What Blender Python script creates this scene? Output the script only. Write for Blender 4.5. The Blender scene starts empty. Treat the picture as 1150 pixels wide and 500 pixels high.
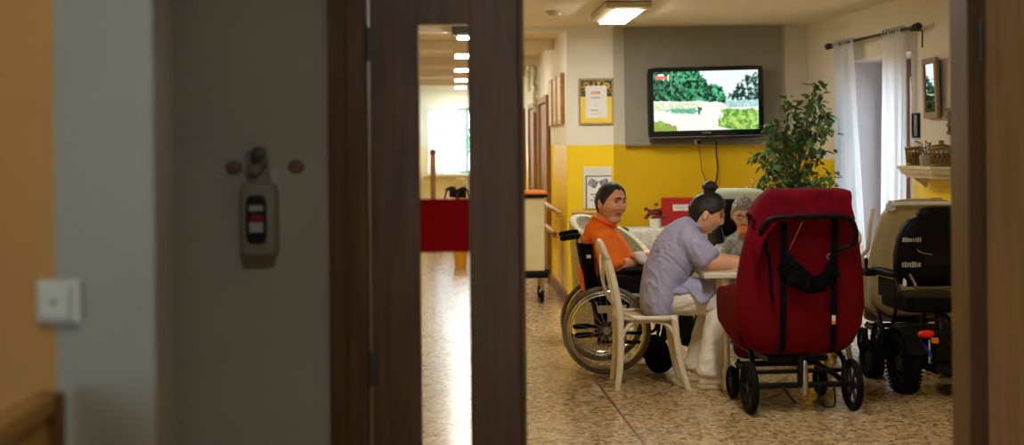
import bpy, bmesh, math, random
from mathutils import Vector, Matrix, Euler, noise as mnoise
random.seed(7)
PI = math.pi
SC = bpy.context.scene
COL = SC.collection
F = 1500.0; HZ = 164.4; ROLL = math.radians(0.5)
CAMZ = 1.55

def W(px, py, Y):
    """world point seen at pixel (px, py) of the 1150x500 photograph at distance Y"""
    dx0, dy0 = px - 575.0, py - HZ
    dx = dx0 - ROLL * dy0
    dy = dy0 + ROLL * dx0
    return Vector((dx * Y / F, Y, CAMZ - dy * Y / F))

def V(*a): return Vector(a)

# ------------------------------------------------------------------ mesh builder
class MB:
    def __init__(s):
        s.v = []; s.f = []; s.m = []
    def add(s, vs, fs, mi=0):
        b = len(s.v)
        s.v.extend(Vector(p) for p in vs)
        for f in fs:
            s.f.append(tuple(i + b for i in f)); s.m.append(mi)
        return s
    def box(s, c, size, rot=None, mi=0):
        hx, hy, hz = size[0] / 2, size[1] / 2, size[2] / 2
        vs = [Vector((x, y, z)) for x in (-hx, hx) for y in (-hy, hy) for z in (-hz, hz)]
        if rot is not None:
            R = rot if isinstance(rot, Matrix) else Euler(rot).to_matrix()
            vs = [R @ p for p in vs]
        c = Vector(c)
        vs = [p + c for p in vs]
        return s.add(vs, [(0,1,3,2),(4,6,7,5),(0,4,5,1),(2,3,7,6),(0,2,6,4),(1,5,7,3)], mi)
    def slab(s, poly, z0, z1, mi=0):
        n = len(poly)
        a = sum(poly[i][0]*poly[(i+1)%n][1]-poly[(i+1)%n][0]*poly[i][1] for i in range(n))
        if a < 0: poly = poly[::-1]
        vs = [(p[0], p[1], z0) for p in poly] + [(p[0], p[1], z1) for p in poly]
        fs = [tuple(range(n-1, -1, -1)), tuple(range(n, 2*n))]
        fs += [(i, (i+1)%n, n+(i+1)%n, n+i) for i in range(n)]
        return s.add(vs, fs, mi)
    def prism(s, pts, depth, mi=0):
        """closed outline of 3-D points, extruded by the vector depth"""
        n = len(pts); d = Vector(depth)
        vs = [Vector(p) for p in pts] + [Vector(p) + d for p in pts]
        fs = [tuple(range(n-1, -1, -1)), tuple(range(n, 2*n))]
        fs += [(i, (i+1)%n, n+(i+1)%n, n+i) for i in range(n)]
        return s.add(vs, fs, mi)
    def loft(s, rings, mi=0, closed=False, caps=True):
        n = len(rings[0]); b = []
        vs = [p for r in rings for p in r]
        fs = []
        k = len(rings)
        for i in range(k if closed else k - 1):
            j = (i + 1) % k
            for q in range(n):
                q2 = (q + 1) % n
                fs.append((i*n+q, i*n+q2, j*n+q2, j*n+q))
        if caps and not closed:
            fs.append(tuple(range(n-1, -1, -1)))
            fs.append(tuple((k-1)*n + q for q in range(n)))
        return s.add(vs, fs, mi)
    def tube(s, pts, r, n=10, closed=False, caps=True, mi=0, flat=None, up=None):
        """swept circle (or ellipse r x r*flat, flattened along 'up') along a polyline"""
        pts = [Vector(p) for p in pts]; k = len(pts)
        rad = r if isinstance(r, (list, tuple)) else [r] * k
        tans = []
        for i in range(k):
            if closed: t = pts[(i+1)%k] - pts[i-1]
            else: t = pts[min(i+1, k-1)] - pts[max(i-1, 0)]
            tans.append(t.normalized() if t.length > 1e-9 else Vector((0,0,1)))
        u = Vector(up) if up is not None else (Vector((0,0,1)) if abs(tans[0].z) < .9 else Vector((0,1,0)))
        rings = []
        for i in range(k):
            t = tans[i]
            base = Vector(up) if up is not None else u
            u = base - t * base.dot(t)
            if u.length < 1e-6: u = t.orthogonal()
            u.normalize()
            w = t.cross(u)
            fl = 1.0 if flat is None else flat
            rings.append([pts[i] + u*(math.cos(2*PI*q/n)*rad[i]*fl) + w*(math.sin(2*PI*q/n)*rad[i]) for q in range(n)])
        return s.loft(rings, mi, closed, caps)
    def caps_tube(s, pts, r, n=14, mi=0, flat=None, up=None):
        """tube with rounded ends"""
        pts = [Vector(p) for p in pts]; k = len(pts)
        rad = list(r) if isinstance(r, (list, tuple)) else [r] * k
        d0 = (pts[0]-pts[1]).normalized(); d1 = (pts[-1]-pts[-2]).normalized()
        A = [pts[0] + d0*rad[0]*math.sin(a) for a in (1.45, 1.1, .7, .35)]
        RA = [rad[0]*math.cos(a) for a in (1.45, 1.1, .7, .35)]
        B = [pts[-1] + d1*rad[-1]*math.sin(a) for a in (.35, .7, 1.1, 1.45)]
        RB = [rad[-1]*math.cos(a) for a in (.35, .7, 1.1, 1.45)]
        return s.tube(A + pts + B, RA + rad + RB, n, mi=mi, flat=flat, up=up)
    def oval(s, secs, side=None, n=22, mi=0, e=2.0):
        """secs: (centre, half width, half depth, [side vector]) lofted, rounded ends"""
        C = [Vector(q[0]) for q in secs]; k = len(C)
        rings = []
        def ring(c, a, b, sv, t):
            sv = (sv - t*sv.dot(t)).normalized(); d = t.cross(sv)
            out = []
            for q in range(n):
                th = 2*PI*q/n; cs, sn = math.cos(th), math.sin(th)
                x = math.copysign(abs(cs)**(2/e), cs)*a; y = math.copysign(abs(sn)**(2/e), sn)*b
                out.append(c + sv*x + d*y)
            return out
        for i in range(k):
            t = (C[min(i+1,k-1)] - C[max(i-1,0)]).normalized()
            sv = Vector(secs[i][3]) if len(secs[i]) > 3 else Vector(side)
            a, b = secs[i][1], secs[i][2]
            if i == 0:
                m = min(a, b)*.5
                for w in (1.4, 1.0, .5): rings.append(ring(C[i]-t*m*math.sin(w), a*(1-.5*(1-math.cos(w))*1.9), b*(1-.5*(1-math.cos(w))*1.9), sv, t))
            rings.append(ring(C[i], a, b, sv, t))
            if i == k-1:
                m = min(a, b)*.5
                for w in (.5, 1.0, 1.4): rings.append(ring(C[i]+t*m*math.sin(w), a*(1-.5*(1-math.cos(w))*1.9), b*(1-.5*(1-math.cos(w))*1.9), sv, t))
        return s.loft(rings, mi)
    def lathe(s, prof, M=None, n=24, mi=0, closed=False):
        """prof (r, z) spun about z"""
        rings = []
        for r, z in prof:
            r = max(r, 1e-4)
            ring = [Vector((r*math.cos(2*PI*q/n), r*math.sin(2*PI*q/n), z)) for q in range(n)]
            if M is not None: ring = [M @ p for p in ring]
            rings.append(ring)
        return s.loft(rings, mi, closed)
    def ell(s, c, rad, rot=None, nu=20, nv=12, mi=0, e=1.0):
        """(super)ellipsoid; e<1 gives a rounded box"""
        R = None
        if rot is not None: R = rot if isinstance(rot, Matrix) else Euler(rot).to_matrix()
        c = Vector(c); f = lambda x: math.copysign(abs(x)**e, x)
        rings = []
        for j in range(nv+1):
            ph = -PI/2 + PI*j/nv
            ph = max(-PI/2+.02, min(PI/2-.02, ph))
            ring = []
            for i in range(nu):
                th = 2*PI*(i+.5)/nu
                p = Vector((rad[0]*f(math.cos(ph))*f(math.cos(th)), rad[1]*f(math.cos(ph))*f(math.sin(th)), rad[2]*f(math.sin(ph))))
                if R is not None: p = R @ p
                ring.append(p + c)
            rings.append(ring)
        return s.loft(rings, mi)
    def torus(s, c, R, r, axis='y', n=40, m=10, mi=0, flat=1.0):
        c = Vector(c); rings = []
        for i in range(n):
            a = 2*PI*i/n
            ring = []
            for j in range(m):
                b = 2*PI*j/m
                rr = R + r*math.cos(b); h = r*flat*math.sin(b)
                if axis == 'y': p = Vector((rr*math.cos(a), h, rr*math.sin(a)))
                elif axis == 'x': p = Vector((h, rr*math.cos(a), rr*math.sin(a)))
                else: p = Vector((rr*math.cos(a), rr*math.sin(a), h))
                ring.append(c + p)
            rings.append(ring)
        return s.loft(rings, mi, closed=True)
    def xform(s, M, start=0):
        for i in range(start, len(s.v)): s.v[i] = M @ s.v[i]
        return s
    def build(s, name, mat, parent=None, smooth=True, bevel=0, subsurf=0, M=None, angle=40):
        me = bpy.data.meshes.new(name)
        vs = s.v if M is None else [M @ p for p in s.v]
        me.from_pydata([tuple(p) for p in vs], [], s.f)
        mats = mat if isinstance(mat, (list, tuple)) else [mat]
        for m in mats: me.materials.append(m)
        bm = bmesh.new(); bm.from_mesh(me)
        bmesh.ops.recalc_face_normals(bm, faces=bm.faces)
        bm.to_mesh(me); bm.free()
        if len(mats) > 1:
            me.polygons.foreach_set('material_index', s.m)
        if smooth:
            me.polygons.foreach_set('use_smooth', [True]*len(me.polygons))
            if angle: me.set_sharp_from_angle(angle=math.radians(angle))
        me.update()
        o = bpy.data.objects.new(name, me)
        COL.objects.link(o)
        if parent is not None: o.parent = parent
        if bevel:
            b = o.modifiers.new('bevel', 'BEVEL'); b.width = bevel; b.segments = 2
            b.limit_method = 'ANGLE'; b.angle_limit = math.radians(50)
            b.harden_normals = False
        if subsurf:
            q = o.modifiers.new('sub', 'SUBSURF'); q.levels = subsurf; q.render_levels = subsurf
        return o

def tag(o, label=None, cat=None, group=None, kind=None):
    if label: o['label'] = label
    if cat: o['category'] = cat
    if group: o['group'] = group
    if kind: o['kind'] = kind
    return o

def thing(name, label, cat, loc=(0,0,0), rz=0, group=None):
    o = bpy.data.objects.new(name, None); COL.objects.link(o)
    o.location = loc; o.rotation_euler = (0, 0, rz); o.empty_display_size = .1
    return tag(o, label, cat, group)

def struct(o): o['kind'] = 'structure'; return o

def copy_tree(o, parent=None):
    c = o.copy(); COL.objects.link(c)
    if parent is not None: c.parent = parent
    for ch in list(o.children): copy_tree(ch, c)
    return c

def lerp(a, b, t): return a + (b-a)*t

def spline(pts, n=6):
    """Catmull-Rom through pts"""
    P = [Vector(p) for p in pts]; out = []
    for i in range(len(P)-1):
        p0 = P[max(i-1,0)]; p1 = P[i]; p2 = P[i+1]; p3 = P[min(i+2,len(P)-1)]
        for k in range(n):
            t = k/n
            out.append(.5*((2*p1) + (p2-p0)*t + (2*p0-5*p1+4*p2-p3)*t*t + (3*p1-p0-3*p2+p3)*t**3))
    out.append(P[-1]); return out

# ------------------------------------------------------------------ materials
def hexc(r, g, b):
    f = lambda c: ((c/255+.055)/1.055)**2.4 if c/255 > .04045 else c/255/12.92
    return (f(r), f(g), f(b), 1)

def newmat(name):
    m = bpy.data.materials.new(name); m.use_nodes = True
    nt = m.node_tree; b = nt.nodes['Principled BSDF']
    return m, nt, b

def mat(name, col, rough=.5, metal=0, var=.08, scale=8, bump=0, bscale=60, stretch=(1,1,1), spec=.5, sheen=0, coat=0, col2=None, coords='Object', detail=4):
    """principled with noise-mixed colour and noise bump"""
    m, nt, b = newmat(name); N, L = nt.nodes, nt.links
    tc = N.new('ShaderNodeTexCoord'); mp = N.new('ShaderNodeMapping')
    mp.inputs['Scale'].default_value = stretch
    L.new(tc.outputs[coords], mp.inputs['Vector'])
    nz = N.new('ShaderNodeTexNoise'); nz.inputs['Scale'].default_value = scale; nz.inputs['Detail'].default_value = detail
    L.new(mp.outputs[0], nz.inputs['Vector'])
    mx = N.new('ShaderNodeMix'); mx.data_type = 'RGBA'
    c = Vector(col[:3])
    A = c*(1-var) if col2 is None else c
    B = c*(1+var) if col2 is None else Vector(col2[:3])
    mx.inputs['A'].default_value = (*A, 1); mx.inputs['B'].default_value = (*[min(1, x) for x in B], 1)
    cr = N.new('ShaderNodeMapRange'); cr.inputs['From Min'].default_value = .3; cr.inputs['From Max'].default_value = .7
    L.new(nz.outputs['Fac'], cr.inputs['Value']); L.new(cr.outputs[0], mx.inputs['Factor'])
    L.new(mx.outputs['Result'], b.inputs['Base Color'])
    b.inputs['Roughness'].default_value = rough; b.inputs['Metallic'].default_value = metal
    b.inputs['Specular IOR Level'].default_value = spec
    if sheen: b.inputs['Sheen Weight'].default_value = sheen; b.inputs['Sheen Roughness'].default_value = .4
    if coat: b.inputs['Coat Weight'].default_value = coat; b.inputs['Coat Roughness'].default_value = .1
    if bump:
        n2 = N.new('ShaderNodeTexNoise'); n2.inputs['Scale'].default_value = bscale; n2.inputs['Detail'].default_value = 3
        L.new(mp.outputs[0], n2.inputs['Vector'])
        bp = N.new('ShaderNodeBump'); bp.inputs['Strength'].default_value = bump; bp.inputs['Distance'].default_value = .01
        L.new(n2.outputs['Fac'], bp.inputs['Height']); L.new(bp.outputs[0], b.inputs['Normal'])
    return m

def wood(name, c1, c2, rough=.5, axis='z', scale=10, bump=.1):
    st = {'z': (6, 6, .35), 'x': (.35, 6, 6), 'y': (6, .35, 6)}[axis]
    return mat(name, c1, rough, col2=c2, scale=scale, stretch=st, bump=bump, bscale=30, detail=6)

def emis(name, col, strength):
    m, nt, b = newmat(name)
    b.inputs['Base Color'].default_value = (*col, 1)
    b.inputs['Emission Color'].default_value = (*col, 1); b.inputs['Emission Strength'].default_value = strength
    return m

def two_tone(name, up, low, zsplit, rough=.6):
    """wall paint: upper colour above a painted dado line at world height zsplit"""
    m, nt, b = newmat(name); N, L = nt.nodes, nt.links
    g = N.new('ShaderNodeNewGeometry'); sp = N.new('ShaderNodeSeparateXYZ'); L.new(g.outputs['Position'], sp.inputs[0])
    nz = N.new('ShaderNodeTexNoise'); nz.inputs['Scale'].default_value = 3.0; nz.inputs['Detail'].default_value = 5
    L.new(g.outputs['Position'], nz.inputs['Vector'])
    lt = N.new('ShaderNodeMath'); lt.operation = 'GREATER_THAN'; lt.inputs[1].default_value = zsplit
    L.new(sp.outputs['Z'], lt.inputs[0])
    mx = N.new('ShaderNodeMix'); mx.data_type = 'RGBA'
    mx.inputs['A'].default_value = low; mx.inputs['B'].default_value = up
    L.new(lt.outputs[0], mx.inputs['Factor'])
    hs = N.new('ShaderNodeHueSaturation'); L.new(mx.outputs['Result'], hs.inputs['Color'])
    mr = N.new('ShaderNodeMapRange'); mr.inputs['To Min'].default_value = .93; mr.inputs['To Max'].default_value = 1.07
    L.new(nz.outputs['Fac'], mr.inputs['Value']); L.new(mr.outputs[0], hs.inputs['Value'])
    L.new(hs.outputs[0], b.inputs['Base Color'])
    r = N.new('ShaderNodeMapRange'); r.inputs['To Min'].default_value = .42; r.inputs['To Max'].default_value = rough
    L.new(lt.outputs[0], r.inputs['Value']); L.new(r.outputs[0], b.inputs['Roughness'])
    b.inputs['Specular IOR Level'].default_value = .18
    n2 = N.new('ShaderNodeTexNoise'); n2.inputs['Scale'].default_value = 90
    L.new(g.outputs['Position'], n2.inputs['Vector'])
    bp = N.new('ShaderNodeBump'); bp.inputs['Strength'].default_value = .08; bp.inputs['Distance'].default_value = .01
    L.new(n2.outputs['Fac'], bp.inputs['Height']); L.new(bp.outputs[0], b.inputs['Normal'])
    return m

def glass_mat(name, tint=(1,1,1), gloss=.08, tr=1.0):
    """thin pane: clear straight-through plus a fresnel reflection"""
    m, nt, b = newmat(name); N, L = nt.nodes, nt.links
    out = N['Material Output']
    t = N.new('ShaderNodeBsdfTransparent'); t.inputs[0].default_value = (*tint, 1)
    g = N.new('ShaderNodeBsdfGlossy'); g.inputs['Roughness'].default_value = .03
    lw = N.new('ShaderNodeLayerWeight'); lw.inputs['Blend'].default_value = .5
    pw = N.new('ShaderNodeMath'); pw.operation = 'POWER'; pw.inputs[1].default_value = 5; L.new(lw.outputs['Facing'], pw.inputs[0])
    fr = N.new('ShaderNodeMapRange'); fr.inputs['To Min'].default_value = .04; fr.inputs['To Max'].default_value = .9; L.new(pw.outputs[0], fr.inputs['Value'])
    mx = N.new('ShaderNodeMixShader'); L.new(fr.outputs[0], mx.inputs[0]); L.new(t.outputs[0], mx.inputs[1]); L.new(g.outputs[0], mx.inputs[2])
    L.new(mx.outputs[0], out.inputs['Surface'])
    return m

def floor_mat():
    m, nt, b = newmat('speckled_linoleum'); N, L = nt.nodes, nt.links
    g = N.new('ShaderNodeNewGeometry')
    def vor(scale, rnd=1):
        v = N.new('ShaderNodeTexVoronoi'); v.inputs['Scale'].default_value = scale
        L.new(warp.outputs[0], v.inputs['Vector']); return v
    nz = N.new('ShaderNodeTexNoise'); nz.inputs['Scale'].default_value = 18; nz.inputs['Detail'].default_value = 4
    L.new(g.outputs['Position'], nz.inputs['Vector'])
    sc = N.new('ShaderNodeVectorMath'); sc.operation = 'SCALE'; sc.inputs['Scale'].default_value = .05
    L.new(nz.outputs['Color'], sc.inputs[0])
    warp = N.new('ShaderNodeVectorMath'); warp.operation = 'ADD'
    L.new(g.outputs['Position'], warp.inputs[0]); L.new(sc.outputs[0], warp.inputs[1])
    v1 = vor(38); v2 = vor(80)
    s1 = N.new('ShaderNodeSeparateColor'); L.new(v1.outputs['Color'], s1.inputs[0])
    s2 = N.new('ShaderNodeSeparateColor'); L.new(v2.outputs['Color'], s2.inputs[0])
    cr = N.new('ShaderNodeValToRGB'); e = cr.color_ramp; e.interpolation = 'CONSTANT'
    e.elements[0].position = 0; e.elements[0].color = hexc(164, 136, 92)
    e.elements[1].position = .30; e.elements[1].color = hexc(192, 164, 118)
    for p, c in ((.5, (182,154,108)), (.64, (214,190,146)), (.76, (122,90,54)), (.90, (96,66,40))):
        q = e.elements.new(p); q.color = hexc(*c)
    L.new(s1.outputs[0], cr.inputs[0])
    cr2 = N.new('ShaderNodeValToRGB'); e = cr2.color_ramp; e.interpolation = 'CONSTANT'
    e.elements[0].position = 0; e.elements[0].color = hexc(200,174,128)
    e.elements[1].position = .45; e.elements[1].color = hexc(170,140,94)
    q = e.elements.new(.8); q.color = hexc(92,62,38)
    L.new(s2.outputs[1], cr2.inputs[0])
    mx = N.new('ShaderNodeMix'); mx.data_type = 'RGBA'; mx.inputs['Factor'].default_value = .35
    L.new(cr.outputs[0], mx.inputs['A']); L.new(cr2.outputs[0], mx.inputs['B'])
    L.new(mx.outputs['Result'], b.inputs['Base Color'])
    n3 = N.new('ShaderNodeTexNoise'); n3.inputs['Scale'].default_value = 3; L.new(g.outputs['Position'], n3.inputs['Vector'])
    mr = N.new('ShaderNodeMapRange'); mr.inputs['To Min'].default_value = .14; mr.inputs['To Max'].default_value = .30
    L.new(n3.outputs['Fac'], mr.inputs['Value']); L.new(mr.outputs[0], b.inputs['Roughness'])
    b.inputs['Specular IOR Level'].default_value = .6
    return m
EXPOSURE = 0.8; SCREEN = 0.62; MIRROR = -4.7
# ================================================================== materials of the place
YEL = hexc(240, 204, 34); CREAM = hexc(226, 220, 202)
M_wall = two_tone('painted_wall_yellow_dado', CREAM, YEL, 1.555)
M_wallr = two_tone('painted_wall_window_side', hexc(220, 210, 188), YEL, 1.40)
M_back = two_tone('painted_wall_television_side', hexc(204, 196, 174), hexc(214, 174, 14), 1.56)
M_grey = mat('grey_painted_board', hexc(136, 130, 112), .6, var=.05, bump=.05)
M_ceil = mat('ceiling_paint', hexc(222, 210, 184), .8, var=.03, bump=.06, bscale=40)
M_floor = floor_mat()
M_hall = mat('hall_grey_paint', hexc(196, 196, 186), .7, var=.05, scale=3, bump=.12, bscale=70)
M_orange_paint = mat('hall_orange_paint', hexc(178, 128, 64), .7, var=.04, bump=.1, bscale=70)
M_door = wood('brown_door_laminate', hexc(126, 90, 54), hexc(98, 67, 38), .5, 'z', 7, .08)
M_door_lit = wood('brown_door_laminate_lit', hexc(192, 152, 102), hexc(164, 124, 80), .5, 'z', 7, .08)  # paler copy of the door laminate, stronger light put into its colour
M_steel = mat('brushed_steel', (.45,.44,.42), .35, 1)
M_black = mat('black_plastic', (.004,.004,.004), .5, var=.2, spec=.14)
M_blackmetal = mat('black_metal', (.005,.005,.006), .42, .1, spec=.2)
M_rubber = mat('black_rubber', (.005,.005,.005), .8, bump=.2, spec=.1)
M_chrome = mat('chrome', (.7,.69,.66), .18, 1)
M_whitep = mat('white_plastic', hexc(214,212,200), .4, var=.03)
M_brownrail = wood('handrail_wood', hexc(196,150,92), hexc(160,114,64), .45, 'y', 6)
M_base = wood('red_brown_skirting', hexc(130,62,34), hexc(100,44,24), .5, 'y', 5)
M_cdoor = wood('corridor_door_wood', hexc(158,116,70), hexc(128,90,50), .5, 'z', 6)
M_glass = glass_mat('clear_pane')
M_lamp = emis('lamp_diffuser', (1, .99, .95), 32)
M_lampc = emis('corridor_lamp_diffuser', (1, .97, .86), 44)

# ================================================================== setting
def CR(Y): return .532 - .0427*(Y-12.87)          # corridor right wall
def CLw(Y): return -.0427*Y - .68                 # left wall
def RW(Y, off=0): return 4.159 - .098*Y - off      # window wall
YD = 4.0
CZ = 2.70
def wall(name, polys, m, bevel=0):
    b = MB()
    for q in polys: b.slab(*q)
    return struct(b.build(name, m, smooth=False))
# floor and ceilings
b = MB(); b.slab([(-3.2,-3.2),(6.6,-3.2),(6.6,26.2),(-3.2,26.2)], -.1, 0); struct(b.build('floor', M_floor, smooth=False))
b = MB(); b.slab([(-3.2,YD+.001),(RW(4.2)+.45,YD+.001),(RW(13.2)+.45,13.2),(1.1,13.2),(1.1,25.2),(-3.2,25.2)], CZ, CZ+.1); struct(b.build('ceiling', M_ceil, smooth=False))
b = MB(); b.slab([(-3.2,-3.2),(5.2,-3.2),(5.2,YD-.001),(-3.2,YD-.001)], CZ, CZ+.1); struct(b.build('ceiling', M_ceil, smooth=False))
# corridor: right wall, left wall (runs along the day room as well), far end wall with window opening
wall('wall_corridor', [([(CR(12.87),12.87),(CR(24.5),24.5),(CR(24.5)+.2,24.5),(CR(13.1)+.2,13.1),(.98,13.1),(.98,12.87)],0,CZ)], M_wall)
wall('wall_left', [([(CLw(4.2),4.2),(CLw(24.5),24.5),(CLw(24.5)-.2,24.5),(CLw(4.2)-.2,4.2)],0,CZ)], M_wall)
ex0, ex1 = CLw(24.5)-.2, CR(24.5)+.2
wx0, wx1, wz0, wz1 = W(479,0,24.5).x, W(540,0,24.5).x, 1.06, 2.27
wall('wall_end', [([(ex0,24.5),(ex1,24.5),(ex1,24.7),(ex0,24.7)],0,wz0), ([(ex0,24.5),(ex1,24.5),(ex1,24.7),(ex0,24.7)],wz1,CZ),
     ([(ex0,24.5),(wx0,24.5),(wx0,24.7),(ex0,24.7)],wz0,wz1), ([(wx1,24.5),(ex1,24.5),(ex1,24.7),(wx1,24.7)],wz0,wz1)],
     two_tone('painted_end_wall', hexc(222,226,220), hexc(222,216,200), 1.555))
# back wall of the day room behind the television
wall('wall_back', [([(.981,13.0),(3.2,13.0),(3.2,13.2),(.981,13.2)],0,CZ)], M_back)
# window wall with a deep balcony-door opening
y0, y1 = 10.47, 11.95
def rwp(Y, o=0): return (RW(Y,o), Y)
polyR = lambda a, c: [rwp(a), rwp(c), rwp(c,-.42), rwp(a,-.42)]
b = MB(); b.slab(polyR(4.2,y0-.012),0,CZ,0); b.slab(polyR(y1+.012,13.0),0,CZ,0); b.slab(polyR(y0-.012,y1+.012),2.282,CZ,0)
b.slab([rwp(y0-.012,-.002),rwp(y0,-.002),rwp(y0,-.419),rwp(y0-.012,-.419)],0,2.27,1); b.slab([rwp(y1,-.002),rwp(y1+.012,-.002),rwp(y1+.012,-.419),rwp(y1,-.419)],0,2.27,1)
b.slab([rwp(y0-.012,-.002),rwp(y1+.012,-.002),rwp(y1+.012,-.419),rwp(y0-.012,-.419)],2.27,2.282,1)
struct(b.build('wall_right', [M_wallr, mat('white_reveal_plaster', hexc(214,210,216), .7, var=.03)], smooth=False))
# lintel where the corridor starts, and beams across the corridor
b = MB(); b.slab([(CLw(12.9)+.002,12.86),(CR(12.87)-.002,12.86),(CR(12.87)-.002,13.02),(CLw(12.9)+.002,13.02)], 2.655, CZ-.002); struct(b.build('trim_1', M_wall, smooth=False))
for i, yy in enumerate((14.4, 17.2, 19.9, 22.6)):
    b = MB(); b.slab([(CLw(yy)+.002,yy),(CR(yy)-.004,yy),(CR(yy)-.008,yy+.22),(CLw(yy)+.002,yy+.22)], 2.60, CZ-.002); struct(b.build('trim_%d' % (i+2), M_ceil, smooth=False))
# grey board panel on the back wall and its pale lower ledge
xa, xb = W(701,0,12.96).x, W(877,0,12.96).x
b = MB(); b.slab([(xa,12.955),(xb,12.955),(xb,12.998),(xa,12.998)], 1.575, 2.698); struct(b.build('trim_6', M_grey, smooth=False))
b = MB(); b.slab([(xa,12.93),(xb,12.93),(xb,12.998),(xa,12.998)], 1.545, 1.573); struct(b.build('trim_7', M_grey, smooth=False, bevel=.004))
# skirting boards
b = MB(); b.slab([(CR(13.0)-.022,12.87),(CR(24.4)-.022,24.4),(CR(24.4)-.002,24.4),(CR(13.0)-.002,12.87)], 0, .11); struct(b.build('baseboard_corridor', M_base, smooth=False))
b = MB(); b.slab([(.56,12.845),(.98,12.845),(.98,12.868),(.56,12.868)], 0, .11); b.slab([(.985,12.975),(2.85,12.975),(2.85,12.998),(.985,12.998)], 0, .11); struct(b.build('baseboard_back', M_base, smooth=False))
b = MB(); b.slab([rwp(4.3,.022),rwp(10.4,.022),rwp(10.4,.002),rwp(4.3,.002)], 0, .11); struct(b.build('baseboard_right', M_base, smooth=False))

b = MB(); b.slab([(.532,8.77),(.544,8.77),(.871,4.2),(.859,4.2)], .0005, .0012); struct(b.build('trim_9', mat('seam_red_brown', hexc(96,26,16), .6), smooth=False))
# ---- wall with the double door, and the hall on this side of it
JL, JR = W(390,0,YD).x, W(1068,0,YD).x           # opening
JL = (390-575)/F*YD; JR = (1067-575)/F*(YD+.13)+.052
wall('wall_hall', [([(-3.2,YD),(JL,YD),(JL,YD+.2),(-3.2,YD+.2)],0,CZ), ([(JR,YD),(5.2,YD),(5.2,YD+.2),(JR,YD+.2)],0,CZ), ([(JL,YD),(JR,YD),(JR,YD+.2),(JL,YD+.2)],2.16,CZ)], M_hall)
# partition end wall: orange paint on its left, grey on its right
PX = (172-575)/F*2.4; PO = (61-575)/F*2.4
b = MB(); b.slab([(PO,2.4),(PX,2.4),(PX,2.53),(PO,2.53)],0,CZ,0); b.slab([(-3.2,2.4),(PO,2.4),(PO,2.53),(-3.2,2.53)],0,CZ,1)
struct(b.build('wall_partition', [mat('partition_grey_paint', hexc(148,145,134), .7, var=.05, scale=3, bump=.12, bscale=70), M_orange_paint], smooth=False))
wall('wall_side', [([(-3.2,-3.2),(-3.0,-3.2),(-3.0,2.4),(-3.2,2.4)],0,CZ), ([(-3.2,2.53),(-3.0,2.53),(-3.0,4),(-3.2,4)],0,CZ)], M_hall)
wall('wall_far', [([(2.9,-3.2),(3.1,-3.2),(3.1,4),(2.9,4)],0,CZ)], M_hall)
hw = (-2.8, -1.15, .95, 2.2)
wall('wall_rear', [([(-3.2,-3.2),(3.1,-3.2),(3.1,-3.0),(-3.2,-3.0)],0,hw[2]), ([(-3.2,-3.2),(3.1,-3.2),(3.1,-3.0),(-3.2,-3.0)],hw[3],CZ),
     ([(-3.2,-3.2),(hw[0],-3.2),(hw[0],-3.0),(-3.2,-3.0)],hw[2],hw[3]), ([(hw[1],-3.2),(3.1,-3.2),(3.1,-3.0),(hw[1],-3.0)],hw[2],hw[3])], M_hall)

# ---- windows
def window(n, c0, c1, z0, z1, d, mullions=(.5,), fm=None, horiz=(), fw=.055):
    """frame between plan points c0 and c1; d = outward unit vector"""
    c0 = Vector((*c0, 0)); c1 = Vector((*c1, 0)); u = (c1-c0); L = u.length; u.normalize(); d = Vector((*d, 0))
    root = thing('window_%d' % n, None, None); struct(root)
    fr = MB()
    def bar(a, b_, za, zb, t=.06):
        p = [c0+u*a, c0+u*b_, c0+u*b_+d*t, c0+u*a+d*t]
        fr.slab([(q.x,q.y) for q in p], za, zb)
    bar(0, fw, z0, z1); bar(L-fw, L, z0, z1); bar(fw, L-fw, z0, z0+fw); bar(fw, L-fw, z1-fw, z1)
    for m_ in mullions: bar(L*m_-fw/2, L*m_+fw/2, z0+fw, z1-fw)
    for h in horiz: bar(fw, L-fw, h-fw/2, h+fw/2, .05)
    fr.build('window_frame', fm, root, smooth=False, bevel=.004)
    gl = MB(); p = [c0+u*.01+d*.025, c0+u*(L-.01)+d*.025, c0+u*(L-.01)+d*.031, c0+u*.01+d*.031]
    gl.slab([(q.x,q.y) for q in p], z0+.01, z1-.01); gl.build('pane', M_glass, root, smooth=False)
    return root
M_brownframe = wood('brown_window_frame', hexc(112,70,48), hexc(84,50,34), .45, 'z', 6)
M_teal = mat('pale_green_window_frame', hexc(120,186,172), .5)
window(1, (wx0+.002,24.6), (wx1-.002,24.6), wz0+.002, wz1-.002, (0,1), (.72,), M_teal)
nR = Vector((1, .098)).normalized()
a = RW(y1-.003)+.34, y1-.003; c = RW(y0+.003)+.34, y0+.003
window(2, a, c, .002, 2.265, nR, (.24, .345), M_brownframe, (.85,), .15)
window(3, (hw[0]+.002,-3.05), (hw[1]-.002,-3.05), hw[2]+.002, hw[3]-.002, (0,-1), (.5,), M_whitep)
b = MB(); b.slab([(wx0-.05,24.36),(wx1+.05,24.36),(wx1+.05,24.498),(wx0-.05,24.498)], wz0-.05, wz0-.005); struct(b.build('trim_8', M_whitep, smooth=False, bevel=.004))

b = MB(); b.slab([(6.2,8.0),(6.4,8.0),(6.4,26.0),(6.2,26.0)], 0, 1.3); struct(b.build('wall_outside', mat('salmon_render', hexc(170,112,88), .8), smooth=False))
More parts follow.
